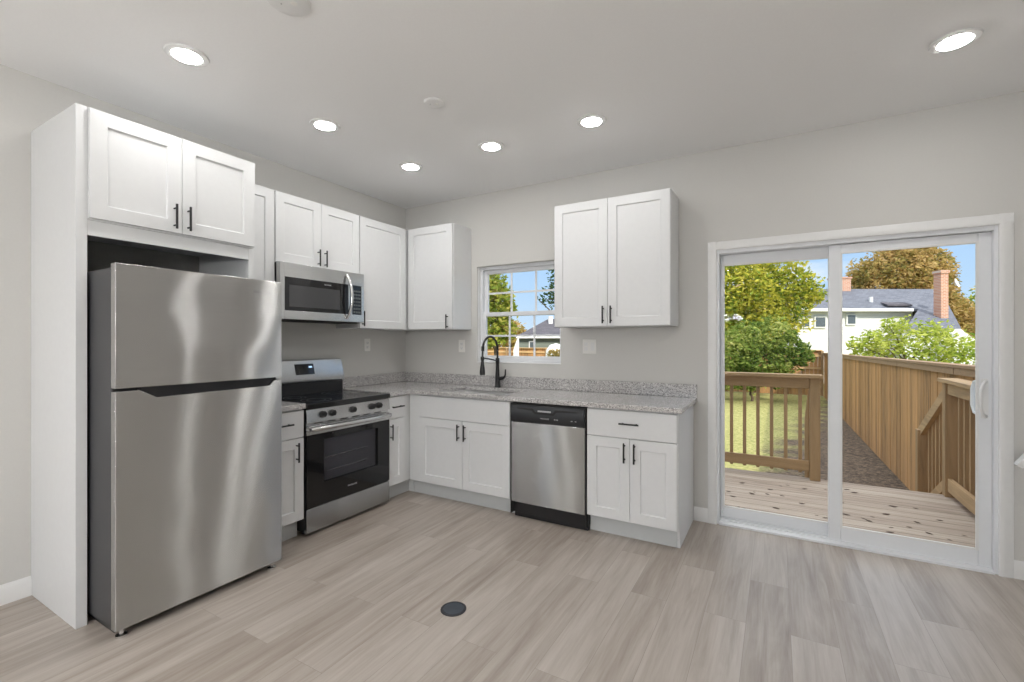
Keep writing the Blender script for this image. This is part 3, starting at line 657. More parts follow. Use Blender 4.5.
# backguard
bgd = MB().prism([(0, .895), (-.075, .895), (-.075, .995), (-.098, 1.005), (-.102, 1.035), (-.062, 1.180), (-.030, 1.187), (0, 1.187)], 'x', .004, Ws - .008).build('backguard', ['steel'], rg, .004)
MB().prism([(-.0755, .9065), (-.082, .9065), (-.080, .990), (-.0755, .994)], 'x', .006, Ws - .010).build('vent_panel', 'blackpl', bgd)
sl = Vector((.040, .145)).normalized()          # direction up the slanted face (y,z)
def onface(s, off): p = Vector((-.102, 1.035)) + sl * s + Vector((-sl.y, sl.x)) * off; return (p.x, p.y)
MB().prism([onface(.03, -.002), onface(.03, .0012), onface(.118, .0012), onface(.118, -.002)], 'x', .300, .472).build('display', 'bglass', bgd)
MB().prism([onface(.085, .0), onface(.085, .0018), onface(.098, .0018), onface(.098, .0)], 'x', .425, .455).build('clock_digits', 'display', bgd)
MB().box(.0005, .0027, -.628, -.05, .05, .866).build('side_trim', 'blackpl', rg)

# ================================================================== MICROWAVE
mw = thing('microwave', 'stainless over-the-range microwave under the short wall cabinet', 'microwave', (.002, -1.656, 1.485), LW)
Wm = .762; Hm = .415
box(.002, Wm - .002, -.310, 0, .006, Hm).build('body', 'blackpl', mw, .003)
box(.02, Wm - .02, -.30, -.03, 0, .0055).build('underside_grille', 'gap', mw)
dw_ = .605
d0 = MB(); ya, yb2 = -.358, -.3105; wx0, wx1, wz0, wz1 = .035, .600, .070, .312
d0.box(0, wx0, ya, yb2, .008, Hm).box(wx1, Wm, ya, yb2, wz1, Hm).box(wx0, wx1, ya, yb2, .008, wz0).box(wx0, wx1, ya, yb2, wz1, Hm).box(wx1, Wm, ya, yb2, .008, wz0).box(wx1, .638, ya, yb2, wz0, wz1).box(.735, Wm, ya, yb2, wz0, wz1)
d0 = d0.build('door', 'steel', mw, .0015)
box(wx0, wx1, -.3565, -.345, wz0, wz1).build('door_window', 'bglass', d0)
box(wx0 + .035, wx1 - .085, -.3580, -.3566, wz0 + .03, wz1 - .055).build('mesh_screen', 'mwglass', d0)
text('badge', 'FRIGIDAIRE', .013, (.40, -.3572, wz1 - .026), (PI / 2, 0, 0), 'label_grey', d0)
cp = box(.6385, .735, -.3570, -.3450, wz0, wz1).build('control_panel', 'bglass', mw)
kb = MB()
for i in range(7):
    for j in range(4): kb.box(.653 + j * .0195, .666 + j * .0195, -.3578, -.3569, wz0 + .012 + i * .029, wz0 + .027 + i * .029)
kb.build('keypad', 'keypad', cp)
mb = MB(); hx = .578
pts = []
for k in range(15):
    u = k / 14; pts.append((hx + .012 * math.sin(PI * u), -.360 - .050 * math.sin(PI * u) ** .6, .035 + .355 * u))
mb.tube(pts, .012, 12); mb.build('handle', 'chrome', d0)

# ================================================================== DISHWASHER
dw = thing('dishwasher', 'stainless dishwasher with black control panel under the counter', 'dishwasher', (1.645, -.002, 0))
Wq = .611
box(.004, Wq - .004, -.590, -.02, .03, .868).build('body', 'blackpl', dw, .002)
box(.018, Wq + .001 - .003, -.560, -.5905 + .001, .0005, .118).build('toe_kick', 'blackpl', dw, .002)
box(.010, Wq - .010, -.632, -.5905, .122, .729).build('door', 'steeld', dw, .004)
pn = MB(); pn.prism([(-.5905, .731), (-.632, .731), (-.640, .745), (-.640, .838), (-.628, .858), (-.5905, .858)], 'x', .010, Wq - .010); pn = pn.build('control_panel', 'dwpanel', dw, .003)
mb = MB(); mb.prism([(.06, .836), (.20, .838), (.22, .812), (.36, .812), (.38, .838), (.56, .836), (.55, .829), (.39, .820), (.365, .797), (.215, .797), (.19, .820), (.07, .829)], 'y', -.6412, -.639); mb.build('grip_scoop', 'gap', pn)
box(.24, .345, -.6435, -.640, .815, .826).build('grip_lip', 'label_grey', pn, .001)
text('badge', 'FRIGIDAIRE', .014, (.295, -.6405, .768), (PI / 2, 0, 0), 'label_grey', pn)
for k, x in enumerate((.37, .388, .50, .53)): box(x, x + .012, -.6406, -.6395, .765, .771).build('button_mark', 'label_grey', pn)
MB().box(.003, .0095, -.63, -.59, .03, .868).box(Wq - .0095, Wq - .003, -.63, -.59, .03, .868).box(.0095, Wq - .0095, -.625, -.5905, .8585, .868).build('side_gasket', 'gap', dw)

# ================================================================== SMALL WALL THINGS
def outlet(label, loc, rot):
    r = thing('wall_outlet', label, 'outlet', loc, rot)
    box(-.037, .037, -.0055, -.0005, -.06, .06).build('cover_plate', 'plate', r, .002)
    for z in (-.02, .02):
        s = box(-.017, .017, -.0075, -.0056, z - .0145, z + .0145).build('receptacle', 'trim', r, .001)
        box(-.0085, -.0065, -.0079, -.0074, z - .003, z + .006).box(.0065, .0085, -.0079, -.0074, z - .003, z + .006).box(-.002, .002, -.0079, -.0074, z - .010, z - .006).build('slots', 'gap', s)
    return r
outlet('white wall outlet on the left wall between stove and corner', (0, -.529, 1.298), LW)
outlet('white wall outlet left of the kitchen window', (.734, 0, 1.287), 0)
r = thing('switch_plate', 'wide white two-gang switch and outlet plate right of the window', 'switch', (2.046, 0, 1.289))
box(-.06, .06, -.0055, -.0005, -.06, .06).build('cover_plate', 'plate', r, .002)
box(.013, .045, -.0085, -.0056, -.034, .034).build('rocker', 'trim', r, .001)
for z in (-.02, .02): box(-.046, -.013, -.0075, -.0056, z - .0145, z + .0145).build('receptacle', 'trim', r, .001)

# ceiling lights
LP = [(.899, -2.50, 'recessed ceiling light above the refrigerator'), (.867, -1.68, 'recessed ceiling light above the front of the stove'),
      (.862, -.868, 'recessed ceiling light nearest the kitchen corner'), (1.626, -.872, 'recessed ceiling light above the sink counter'),
      (2.382, -.872, 'recessed ceiling light above the right wall cabinet'), (4.123, -.773, 'recessed ceiling light near the patio door')]
FILL_CANS = [(2.6, -4.6), (4.2, -4.6), (.9, -4.6), (.9, -6.1), (2.6, -6.1), (4.2, -6.1)]  # added lights out of view that fill the room
can = None
for i, (x, y, lab) in enumerate(LP + [(a, b, 'recessed ceiling light added behind the camera as fill') for a, b in FILL_CANS]):
    if can is None:
        can = thing('recessed_light', lab, 'ceiling light', (x, y, H), 0, 'recessed ceiling lights')
        MB().lathe([(.060, -.003), (.064, -.009), (.090, -.007), (.094, -.0005), (.060, -.0005)], (0, 0, 0), 40).build('trim_ring', 'trim', can)
        MB().lathe([(0, -.018), (.028, -.017), (.048, -.0135), (.060, -.008), (.0605, -.001), (0, -.001)], (0, 0, 0), 40).build('diffuser', 'emit', can)
    else: dup(can, (x, y, H), None, lab)
fill = thing('fill_lamp', 'globe lamp added behind the camera as fill light for the ceiling', 'fill_lamp', (2.5, -5.2, H))  # added lamp out of view, throws light up to the ceiling
MB().lathe([(0, -.03), (.07, -.03), (.075, -.0005), (0, -.0005)], (0, 0, 0), 24).build('canopy', 'black', fill)
MB().cyl((0, 0, -1.10), (0, 0, -.031), .008, n=10).build('stem', 'black', fill)
for k in range(5):
    a = 2 * PI * k / 5; ca, sa = math.cos(a), math.sin(a)
    arm_ = MB().tube([(0, 0, -1.10), (.12 * ca, .12 * sa, -1.12), (.27 * ca, .27 * sa, -1.10), (.30 * ca, .30 * sa, -1.06)], .007, 8).build('arm', 'black', fill)
    MB().lathe([(0, -.075), (.045, -.060), (.071, -.02), (.075, 0), (.071, .02), (.045, .060), (0, .075)], (.30 * ca, .30 * sa, -.98), 20).build('globe_shade', 'globe', arm_)
def detector(label, x, y, r_):
    d_ = thing('smoke_detector', label, 'smoke detector', (x, y, H))
    MB().lathe([(0, -.012), (r_ * .6, -.012), (r_ * .9, -.010), (r_ * .98, -.006), (r_, -.0005), (0, -.0005)], (0, 0, 0), 36).build('housing', 'trim', d_)
    MB().lathe([(0, -.0145), (.012, -.0145), (.013, -.0121), (0, -.0121)], (r_ * .25, r_ * .1, 0), 16).build('test_button', 'plate', d_)
    MB().lathe([(0, -.0138), (.003, -.0138), (.003, -.0120), (0, -.0120)], (-r_ * .3, -r_ * .2, 0), 10).build('indicator', 'label_grey', d_)
detector('round white detector on the ceiling between the recessed lights', 1.661, -1.549, .060)
detector('round white detector on the ceiling at the top edge of the view', 1.66, -2.475, .085)
# floor cover
fc = thing('floor_outlet_cover', 'round dark slate outlet cover set in the plank floor', 'floor cover', (2.008, -1.820, 0))
MB().lathe([(0, .0004), (.064, .0004), (.064, .003), (.060, .0048), (.053, .0048), (.053, .0035), (0, .0035)], (0, 0, 0), 40).build('ring', 'brass_dark', fc)
MB().lathe([(0, .0036), (.052, .0036), (.051, .0052), (0, .0052)], (0, 0, 0), 40).build('lid', 'cover', fc)

# ================================================================== OUTDOORS
GZ = -.9
me = MB().add([(-60, .145, GZ + .17), (60, .145, GZ + .17), (60, 13, GZ), (-60, 13, GZ), (60, 110, GZ), (-60, 110, GZ)], [(0, 1, 2, 3), (3, 2, 4, 5)]).build('ground', 'ground', kind='structure', smooth=False)
DK = -.12; DE = 2.16; DXL, DXR = .6, 4.86
dk = thing('deck', 'weathered wooden deck outside the sliding door', 'deck', (0, 0, DK))
box(DXL, DXR, .16, DE, -.035, 0).build('deck_boards', 'deck', dk, .004)
box(DXL, DXR - .04, DE - .062, DE - .024, -.24, -.036).build('rim_joist', 'pine_x', dk)
for x in (.8, 2.7, 4.6): box(x - .045, x + .045, DE - .155, DE - .065, GZ - DK, -.036).build('post', 'pine_z', dk)
# stairs down to the yard
sr = thing('deck_stairs', 'wooden stairs from the deck down to the yard', 'stairs', (0, 0, 0))
for k in range(3):
    z = DK - .19 * (k + 1); y = DE + .02 + .29 * k
    box(3.82, 4.74, y, y + .28, z - .035, z).build('tread', 'pine_x', sr, .003)
for x in (3.83, 4.69):
    MB().prism([(DE - .02, DK - .20), (DE + .10, DK - .235), (DE + 1.05, GZ + .005), (DE + .60, GZ + .005), (DE - .02, DK - .55)], 'x', x, x + .038).build('stringer', 'pine_y', sr)
# rear guard rail
RYc = 2.10
rl = thing('deck_railing', 'wooden railing with balusters along the back edge of the deck', 'railing', (0, 0, DK))
zt_, zb_ = .99 - DK, .03
for px_ in (.70, 2.2, 3.75): box(px_ - .046, px_ + .046, RYc - .046, RYc + .044, 0.0005 if px_ > 3 else .0005, 1.066).build('post', 'pine_z', rl, .004)
box(.65, 3.815, RYc - .085, RYc + .06, 1.067, 1.104).build('cap_rail', 'pine_x', rl, .005)
for a_, b_2 in ((.747, 2.153), (2.247, 3.703)):
    box(a_, b_2, RYc - .02, RYc + .018, .955, 1.066).build('top_rail', 'pine_x', rl, .003)
    box(a_, b_2, RYc - .02, RYc + .018, .085, .195).build('bottom_rail', 'pine_x', rl, .003)
x = .85
bxs = [3.62 - .1325 * k for k in range(0, 21)]
for x in bxs:
    if abs(x - 2.2) < .07: continue
    box(x - .017, x + .017, RYc + .0185, RYc + .052, .06, 1.05).build('baluster', 'pine_z', rl, .002)
# right guard rail along the fence side
XR = 4.80
rr = thing('deck_railing', 'wooden railing with balusters on the right side of the deck', 'railing', (0, 0, DK))
box(XR - .035, XR + .055, 2.075, 2.165, .0005, 1.068).build('post', 'pine_z', rr, .004)
box(XR - .035, XR + .055, .30, .39, .0005, 1.068).build('post', 'pine_z', rr, .004)
box(XR - .065, XR + .085, .27, 2.19, 1.069, 1.105).build('cap_rail', 'pine_y', rr, .005)
box(XR - .018, XR + .02, .391, 2.074, .960, 1.068).build('top_rail', 'pine_y', rr, .003)
box(XR - .018, XR + .02, .391, 2.074, .055, .175).build('bottom_rail', 'pine_y', rr, .003)
for k in range(11):
    y = 1.93 - .142 * k; box(XR + .0205, XR + .054, y - .017, y + .017, .02, 1.05).build('baluster', 'pine_z', rr, .002)
# stair railings, sloping down from the deck edge
def stair_rail(label, xc, side):
    s = thing('stair_railing', label, 'railing', (xc, 0, 0))
    y0, z0, y1, z1 = 2.185, .90, 3.08, .375; sl_ = (z1 - z0) / (y1 - y0)
    box(-.045, .045, y1 - .03, y1 + .06, GZ, z1 - .03).build('post', 'pine_z', s, .003)
    MB().prism([(y0, z0 - .10), (y1 + .06, z1 - .10 + sl_ * .06), (y1 + .06, z1 + .02 + sl_ * .06), (y0, z0 + .02)], 'x', -.02, .02).build('top_rail', 'pine_y', s, .003)
    MB().prism([(y0, z0 - .97), (y1 - .03, z1 - .97 - sl_ * .03), (y1 - .03, z1 - .86 - sl_ * .03), (y0, z0 - .86)], 'x', -.02, .02).build('bottom_rail', 'pine_y', s, .003)
    for k in range(6):
        y = y0 + .09 + k * .128; zc = z0 + sl_ * (y - y0)
        MB().box(side * .0205 if side > 0 else -.054, .054 if side > 0 else -.0205, y - .017, y + .017, zc - .93, zc - .04).build('baluster', 'pine_z', s)
stair_rail('sloping stair railing beside the board fence', 4.81, 1)
stair_rail('sloping stair railing behind the deck corner post', 3.75, -1)
# board fences
def fence(label, p0, p1, zt, mat_cap, seed, low=.03):
    rnd = random.Random(seed); p0 = Vector(p0); p1 = Vector(p1); dv = p1 - p0; Lg = dv.length; ang = math.atan2(dv.y, dv.x)
    f_ = thing('board_fence', label, 'fence', (p0.x, p0.y, GZ), ang); hgt = zt - GZ
    nsec = max(1, round(Lg / 2.44)); ls = Lg / nsec
    for i in range(nsec):
        mb = MB(); x = i * ls; n = round(ls / .143); w = ls / n
        for k in range(n):
            dy = rnd.uniform(-.003, .003); mb.box(x + k * w + .002, x + (k + 1) * w - .002, dy, dy + .017, low + rnd.uniform(-.01, .01), hgt - .001)
        mb.build('panel', 'fence_z', f_, smooth=False)
        MB().box(x + .01, x + ls - .01, -.0205 - .018, -.0045, hgt - .07, hgt - .001).build('trim_board', mat_cap, f_)
        for z in (.35, 1.1, 1.6): MB().box(x, x + ls, .021, .06, z, z + .09).build('rail', mat_cap, f_)
    for i in range(nsec + 1): box(i * ls - .045, i * ls + .045, .061, .15, low, hgt).build('post', 'pine_z', f_)
    box(0, Lg, -.05, .12, hgt, hgt + .035).build('cap_board', mat_cap, f_, .004)
    return f_
fence('tall wooden board fence running back along the right side of the yard', (5.05, 18.5), (5.05, .2), .84, 'fence_y', 1, -.12).rotation_euler.y = -.0137
fence('wooden board fence across the far end of the yard', (5.0, 18.7), (-22, 18.7), .95, 'fence_x', 2)
# fallen leaves on the deck
lf = None
spots = [(3.05, 1.1), (3.2, 1.28), (2.95, .9), (3.35, 1.5), (3.15, .8), (3.5, 1.75), (3.6, 1.2), (3.75, .9), (3.9, 1.4), (4.05, 1.0), (4.15, .8), (4.2, 1.25), (4.3, 1.0), (4.38, 1.15), (4.42, .75), (4.5, .85), (4.28, .62), (4.0, .6), (3.85, .7), (4.55, 1.3), (4.05, 1.8), (3.4, .95), (4.45, 1.55), (3.1, 1.6), (4.62, 1.0)]
spots += [(R.uniform(2.9, 4.65), R.uniform(.5, 1.95)) for _ in range(26)]
for i, (x, y) in enumerate(spots):
    if lf is None:
        out = [(-.05, 0), (-.03, .016), (0, .022), (.025, .014), (.045, 0), (.03, -.012), (.0, -.02), (-.03, -.015)]
        mb = MB(); n = len(out); v = [(a, b, .004 + 3.0 * b * b + 2 * a * a) for a, b in out]; v2 = [(a, b, z + .0012) for a, b, z in v]
        mb.add(v + v2 + [(0, 0, .002), (0, 0, .0032)], [(k, (k + 1) % n, n + (k + 1) % n, n + k) for k in range(n)] + [((k + 1) % n, k, 2 * n) for k in range(n)] + [(n + k, n + (k + 1) % n, 2 * n + 1) for k in range(n)])
        lf = mb.build('fallen_leaf', 'deadleaf', loc=(x, y, DK)); tag(lf, 'small dry brown leaf lying on the deck boards', 'leaf', 'dry leaves on the deck')
        o = lf
    else:
        o = lf.copy(); COL.objects.link(o); o.location = (x, y, DK)
    s = R.uniform(.3, .7) if i else .6; o.scale = (s, s, s); o.rotation_euler = (0, 0, R.uniform(-.7, .7))

# ---- plants
def foliage(name, blobs, n, size, mat, parent, seed, shell=.55, flat=.6, droop=0):
    rnd = random.Random(seed); vs = []; fs = []
    vol = [b[3] * b[3] for b in blobs]; tot = sum(vol)
    for b, w in zip(blobs, vol):
        cx, cy, cz, rad = b[:4]; ez = b[4] if len(b) > 4 else 1.0
        for _ in range(int(n * w / tot)):
            while True:
                d_ = Vector((rnd.uniform(-1, 1), rnd.uniform(-1, 1), rnd.uniform(-1, 1)))
                if .05 < d_.length < 1: break
            d_.normalize(); q = rad * (shell + (1 - shell) * rnd.random() ** .6)
            q *= .82 + .36 * noise.noise(d_ * 2.3 + Vector((cx, cy, cz)))+.1
            p = Vector((cx, cy, cz)) + Vector((d_.x * q, d_.y * q, d_.z * q * ez))
            s = size * rnd.uniform(.6, 1.3)
            u = Vector((rnd.gauss(0, 1), rnd.gauss(0, 1), rnd.gauss(0, flat) - droop)).normalized(); v = u.cross(Vector((rnd.gauss(0, 1), rnd.gauss(0, 1), rnd.gauss(0, 1)))).normalized()
            k = len(vs); t = u.cross(v) * s * .12
            vs += [p - u * s, p + v * s * .42 + t, p + u * s, p - v * s * .42 + t]; fs.append((k, k + 1, k + 2, k + 3))
    me = bpy.data.meshes.new(name); me.from_pydata([tuple(v) for v in vs], [], fs); me.materials.append(M[mat])
    o = bpy.data.objects.new(name, me); COL.objects.link(o); o.parent = parent; return o
def trunk(parent, base, top, r, branches, seed):
    rnd = random.Random(seed); mb = MB(); b = Vector(base); t = Vector(top)
    pts = [b.lerp(t, k / 6) + Vector((rnd.uniform(-.06, .06), rnd.uniform(-.06, .06), 0)) * (k > 0) for k in range(7)]
    mb.tube(pts, [r * (1 - .1 * k) for k in range(7)], 10)
    o = mb.build('trunk', 'bark', parent)
    mb = MB()
    for q in branches:
        q = Vector(q); s = pts[rnd.choice((3, 4, 5))]; mid = s.lerp(q, .5) + Vector((0, 0, .15)); mb.tube([s, mid, q], [r * .45, r * .3, r * .1], 7)
    if branches: mb.build('branches', 'bark', parent)
def fwd(px, fw, z=0):
    """world point on the line of sight through picture column px at depth fw (used once here to lay out the yard)"""
    c, s = math.cos(YAW), math.sin(YAW); rt = (px - 512) / 460.43 * fw
    return Vector((3.402 + c * rt - s * fw, -3.6617 + s * rt + c * fw, z))
def zz(py, fw): return 1.3327 + (341.3 - py) / 460.43 * fw
def tree(name, label, cat, base, crowns, n, size, mat, seed, r=.18, top=None, group=None, **k):
    t = thing(name, label, cat, (base[0], base[1], GZ), 0, group); b0 = Vector((base[0], base[1], GZ))
    cr_ = [((Vector(c[:3]) - b0)[:] + tuple(c[3:])) for c in crowns]
    foliage('foliage', cr_, n, size, mat, t, seed, **k)
    tp = top or cr_[0][:3]
    trunk(t, (0, 0, 0), tp, r, [c[:3] for c in cr_[1:]], seed); return t
def B(px, py, fw, rad, ez=1.0): p = fwd(px, fw, zz(py, fw)); return (p.x, p.y, p.z, rad, ez)
K = 21.5 / 16.6
p = fwd(752, 21.5)
tree('tree', 'yellow-green leafy tree rising over the far fence at the left of the patio door view', 'tree', p[:2],
     [B(q[0], q[1], q[2] * K, q[3] * K) for q in ((758, 300, 16.6, 1.5), (730, 285, 16.3, 1.6), (765, 268, 16.8, 1.25), (795, 288, 16.4, 1.0), (806, 292, 16.4, .55), (745, 320, 16.6, 1.3), (785, 315, 16.6, .95), (700, 300, 16.6, 1.7), (715, 250, 17, 1.5), (762, 250, 17, .95), (815, 296, 16.4, .4), (728, 324, 16.6, 1.1), (770, 328, 16.4, .9))], 21000, .115, 'leaf_yg', 11, .2, shell=.35)
K = 17.2 / 15.2
p = fwd(752, 17.2)
tree('shrub', 'dense green shrub in front of the far fence behind the deck railing', 'shrub', p[:2],
     [B(q[0], q[1], q[2] * K, q[3] * K) for q in ((760, 362, 15.2, .8), (735, 358, 15.2, .9), (788, 352, 15.3, .7), (772, 338, 15.3, .75), (745, 340, 15.3, .7), (712, 354, 15.2, 1.0), (800, 356, 15.2, .42), (750, 376, 15.0, .55), (725, 374, 15.0, .6), (778, 374, 15.0, .5))], 11000, .095, 'leaf_dk', 12, .05, top=(0, 0, .8))
p = fwd(912, 13.4)
tree('shrub', 'light green feathery shrub rising behind the board fence', 'shrub', p[:2],
     [B(905, 352, 13.4, .75), B(880, 345, 13.6, .6), B(935, 348, 13.2, .8), B(960, 352, 13.0, .6), B(865, 350, 13.6, .45), B(900, 328, 13.4, .45), B(925, 332, 13.4, .4), B(985, 352, 13, .6), B(872, 338, 13.5, .32), B(888, 325, 13.5, .25), B(855, 345, 13.6, .3), B(942, 334, 13.3, .35)], 3300, .075, 'leaf_lt', 13, .05, shell=.15)
p = fwd(905, 33)
tree('tree', 'large autumn-brown tree behind the white neighbouring house', 'tree', p[:2],
     [B(900, 285, 33, 2.9), B(880, 280, 33, 2.2), B(918, 275, 33, 2.3), B(900, 262, 33, 1.8), B(865, 280, 33, 1.0), B(928, 290, 33, 2.0), B(948, 318, 33, 1.7), B(960, 328, 33, 1.5), B(938, 312, 33, 2.0), B(922, 262, 33, 1.5)], 21000, .16, 'leaf_br', 14, .4, shell=.6)
p = fwd(497, 17)
tree('tree', 'green and russet tree seen in the left of the kitchen window', 'tree', p[:2],
     [B(492, 305, 17, .95), B(482, 290, 17, .9), B(502, 297, 17, .5), B(488, 325, 17, 1.0), B(505, 330, 17, .5), B(470, 310, 17, 1.0), B(495, 282, 17, .5), B(509, 308, 17, .3)], 5200, .11, 'leaf_mix', 15, .1)
p = fwd(612, 11.4)
tree('tree', 'dark-leaved tree reaching in from the right of the kitchen window', 'tree', p[:2],
     [B(566, 285, 11, .52), B(552, 292, 11, .26), B(545, 300, 11, .18), B(575, 300, 11, .5), B(560, 270, 11, .4), B(538, 299, 11, .08), B(554, 303, 11, .17)], 1100, .055, 'leaf_deep', 16, .08, shell=.2)
p = fwd(515, 40)
tree('tree', 'distant dark bush beyond the far fence left of the dark-roofed house', 'tree', p[:2], [B(512, 336, 40, 1.4), B(500, 333, 40, 1.4), B(523, 338, 40, .8)], 900, .25, 'leaf_br', 17, .2)
p = fwd(553, 17.2)
tree('shrub', 'small olive shrub in front of the far fence, seen through the kitchen window', 'shrub', p[:2], [B(552, 354.5, 17.2, .2), B(560, 354, 17.2, .22)], 800, .05, 'leaf_br', 18, .03)
for i, (px_, fw_, rad) in enumerate(((630, 52, 3.6), (705, 46, 3.6), (1010, 40, 4.2), (440, 60, 3.6), (370, 36, 3), (1190, 36, 3.4), (1330, 28, 3.2))):
    p = fwd(px_, fw_)
    tree('tree', ['distant tree behind the wall between window and patio door', 'distant tree left of the yellow-green tree', 'tree right of the autumn-brown tree', 'distant tree left of the kitchen window view', 'tree beyond the left end of the far fence', 'tree beyond the board fence, far right of the deck', 'bushy tree beyond the board fence beside the deck'][i], 'tree', p[:2],
         [B(px_, 325, fw_, rad), B(px_ + 12, 315, fw_, rad * .7), B(px_ - 14, 318, fw_, rad * .7)], 2500, .25, 'leaf_mix', 30 + i, .3)

# ---- neighbouring white house
D = 24.0; org = fwd(512, D)
hs = thing('house', 'white neighbouring house with a blue-grey roof and brick chimneys', 'house', (org.x, org.y, GZ), YAW)
def lx(px, dd=0): return (px - 512) / 460.43 * (D + dd)
def lz(py, dd=0): return zz(py, D + dd) - GZ
xl, xm, xr = lx(796), lx(917), lx(957)
ez = lz(309); rz_ = lz(289, 3.2)
MB().prism([(.25, 0), (6.2, 0), (6.2, ez), (3.2, rz_ - .15), (.25, ez - .1)], 'x', xl, xm - .02).build('wall', 'siding', hs)
th = .12; sl2 = (rz_ - ez) / 3.3; dl = 2.6; zl = ez - sl2 * (dl - .1)
xt = lx(940, 3.2); xq = lx(961, -dl); x0 = xl - .4; o_ = .12
xmb = lx(906, -dl)
top = [(x0, -.1, ez), (xm, -.1, ez), (xmb, -dl, zl), (xq, -dl, zl), (xt, 3.2, rz_), (x0, 3.2, rz_), (x0, 6.5, ez), (xt, 6.5, ez), (xq + 3, 4.5, zl)]
bot = [(a, b, c - o_) for a, b, c in top]
MB().add(top + bot, [(0, 1, 4, 5), (1, 2, 3, 4), (5, 4, 7, 6), (3, 8, 4), (8, 7, 4), (9, 14, 13, 10), (10, 13, 12, 11), (14, 15, 16, 13), (12, 13, 17), (17, 13, 16),
     (0, 9, 10, 1), (1, 10, 11, 2), (2, 11, 12, 3), (3, 12, 17, 8), (8, 17, 16, 7), (7, 16, 15, 6), (6, 15, 14, 5), (5, 14, 9, 0)]).build('roof', 'shingle', hs, smooth=False)
MB().prism([(-dl + .25, 0), (-dl + .45, 0), (-dl + .45, zl + sl2 * .45 - .14), (-dl + .25, zl + sl2 * .25 - .14)], 'x', xmb + .1, xq - .4).build('wing_wall', 'siding', hs)
box(x0, xm - .35, -.22, -.101, ez - .14, ez + .02).build('gutter', 'ext_white', hs, .02)
# lower gabled porch on the right
MB().prism([(lx(946, -3), 0), (lx(1010, -3), 0), (lx(1010, -3), lz(372, -3)), (lx(952, -3), lz(329, -3)), (lx(946, -3), lz(334, -3))], 'y', -3.4, -3.0).build('porch_wall', 'ext_white', hs)
cz = lz(270, -1.4)
ch = box(lx(941, -1.4), lx(948.5, -1.4), -1.4, -1.0, 0, cz - .16).build('chimney', 'brick', hs)
box(lx(941, -1.4) - .04, lx(948.5, -1.4) + .04, -1.44, -.96, cz - .159, cz).build('chimney_cap', 'brick', ch)
ch = box(lx(834, 3.0), lx(848.5, 3.0), 2.8, 3.5, rz_ - .5, lz(279, 3.0)).build('chimney', 'brick', hs)
box(lx(834, 3.0) - .04, lx(848.5, 3.0) + .04, 2.76, 3.54, lz(279, 3.0) + .001, lz(278, 3.0) + .04).build('chimney_cap', 'brick', ch)
for a_, b_2, t0, t1 in ((846, 856, 314, 325), (814, 826, 316, 328), (800, 810, 318, 328)):
    wq = box(lx(a_, .2), lx(b_2, .2), .16, .249, lz(t1, .2), lz(t0, .2)).build('window', 'ext_white', hs)
    box(lx(a_, .2) + .07, lx(b_2, .2) - .07, .14, .159, lz(t1, .2) + .07, lz(t0, .2) - .07).build('pane', 'winglass', wq, smooth=False)
MB().cyl((lx(871, 1), 1.0, ez + .3), (lx(871, 1), 1.0, lz(297, 1)), .09, n=10).build('vent_pipe', 'ext_white', hs)
MB().prism([(.1, ez + .16), (.55, ez + .33), (.55, ez + .40), (.1, ez + .24)], 'x', lx(889), lx(914)).build('dark_roof_band', 'shingle_dk', hs)  # dark slab lying just above the eave
dsh = MB().lathe([(0, 0), (.12, .02), (.22, .08), (.23, .085), (.12, .04), (0, .02)], (lx(955, -1.2), -1.2, lz(283.5, -1.2)), 20, 0, (.5, -.8, .3)); dsh.build('satellite_dish', 'ext_white', ch.parent)

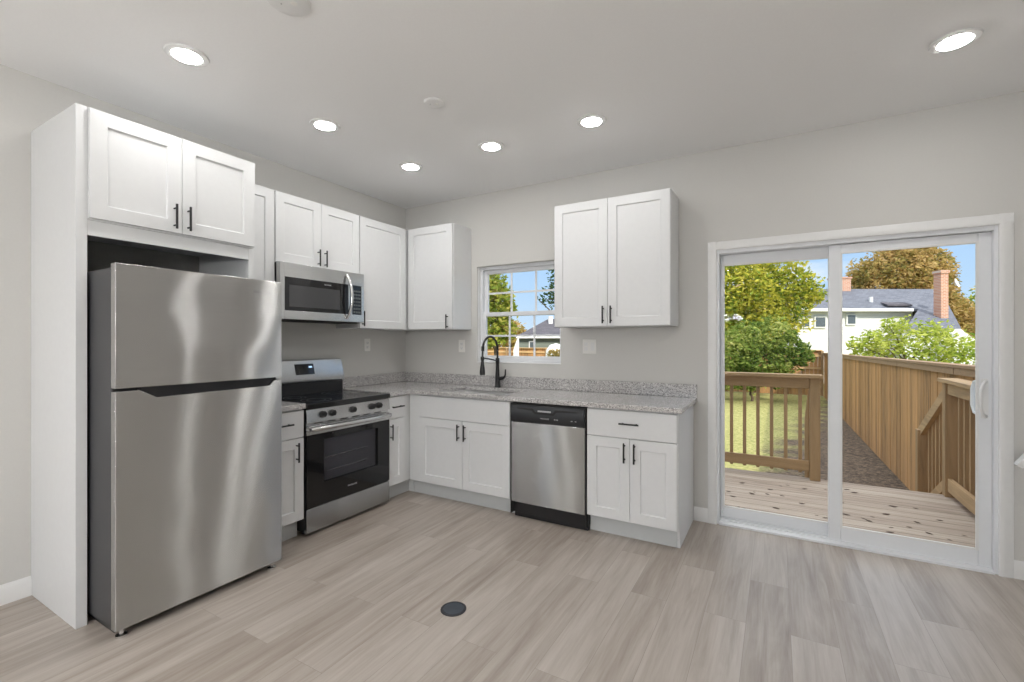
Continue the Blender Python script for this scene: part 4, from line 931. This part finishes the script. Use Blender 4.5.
# ---- dark-roofed house seen in the kitchen window
D2 = 27.0; org = fwd(512, D2)
hs = thing('house', 'low grey-green house with a dark hip roof, seen in the kitchen window', 'house', (org.x, org.y, GZ), YAW)
def kx(px, dd=0): return (px - 512) / 460.43 * (D2 + dd)
def kz(py, dd=0): return zz(py, D2 + dd) - GZ
box(kx(518.5), kx(600), .3, 6, 0, kz(336.5)).build('wall', 'siding_gr', hs)
x0, x1 = kx(516), kx(603); zE = kz(336.5); zR = kz(319, 3.2)
MB().add([(x0, 0, zE), (x1, 0, zE), (x1, 6.3, zE), (x0, 6.3, zE), (kx(548, 3.2), 3.15, zR), (kx(580, 3.2), 3.15, zR), (x0, 0, zE - .08), (x1, 0, zE - .08), (x1, 6.3, zE - .08), (x0, 6.3, zE - .08)],
         [(0, 1, 5, 4), (1, 2, 5), (2, 3, 4, 5), (3, 0, 4), (6, 7, 1, 0), (7, 8, 2, 1), (8, 9, 3, 2), (9, 6, 0, 3), (9, 8, 7, 6)]).build('roof', 'shingle_dk', hs, smooth=False)
box(x0, x1, -.06, -.001, zE - .10, zE + .01).build('fascia', 'ext_white', hs)
wq = box(kx(529), kx(535.5), .22, .299, kz(350), kz(341)).build('window', 'ext_white', hs)
box(kx(530), kx(534.5), .20, .219, kz(349), kz(342)).build('pane', 'winglass', wq, smooth=False)
box(kx(549, 2), kx(553, 2), 2.2, 2.6, zE + .5, kz(316, 2)).build('chimney', 'ext_white', hs)
hs = thing('shed', 'small white gabled shed beyond the far fence, seen in the kitchen window', 'shed', tuple(fwd(512, 23)[:2]) + (GZ,), YAW)
def sxx(px): return (px - 512) / 460.43 * 23
MB().prism([(sxx(513.5), 0), (sxx(519), 0), (sxx(519), zz(338, 23) - GZ), (sxx(517.5), zz(338.5, 23) - GZ), (sxx(513.5), zz(350, 23) - GZ)], 'y', 0, 1.5).build('wall', 'ext_white', hs)
MB().prism([(sxx(513.1), zz(350.5, 23) - GZ), (sxx(517.3), zz(338, 23) - GZ), (sxx(519.3), zz(337.2, 23) - GZ), (sxx(519.3), zz(338, 23) - GZ + .03), (sxx(517.4), zz(338.6, 23) - GZ + .03)], 'y', 1.501, 1.6).build('roof', 'shingle_dk', hs)
bt = thing('tarpaulin_cover', 'pale rounded tarpaulin cover beyond the far fence at the right of the kitchen window', 'cover', tuple(fwd(556, 21.5)[:2]) + (GZ,), YAW)
MB().lathe([(.45, 0), (.5, .3), (.50, 1.4), (.45, 1.85), (.28, 2.06), (0, 2.14)], (0, 0, 0), 24).build('tarpaulin', 'ext_white', bt)
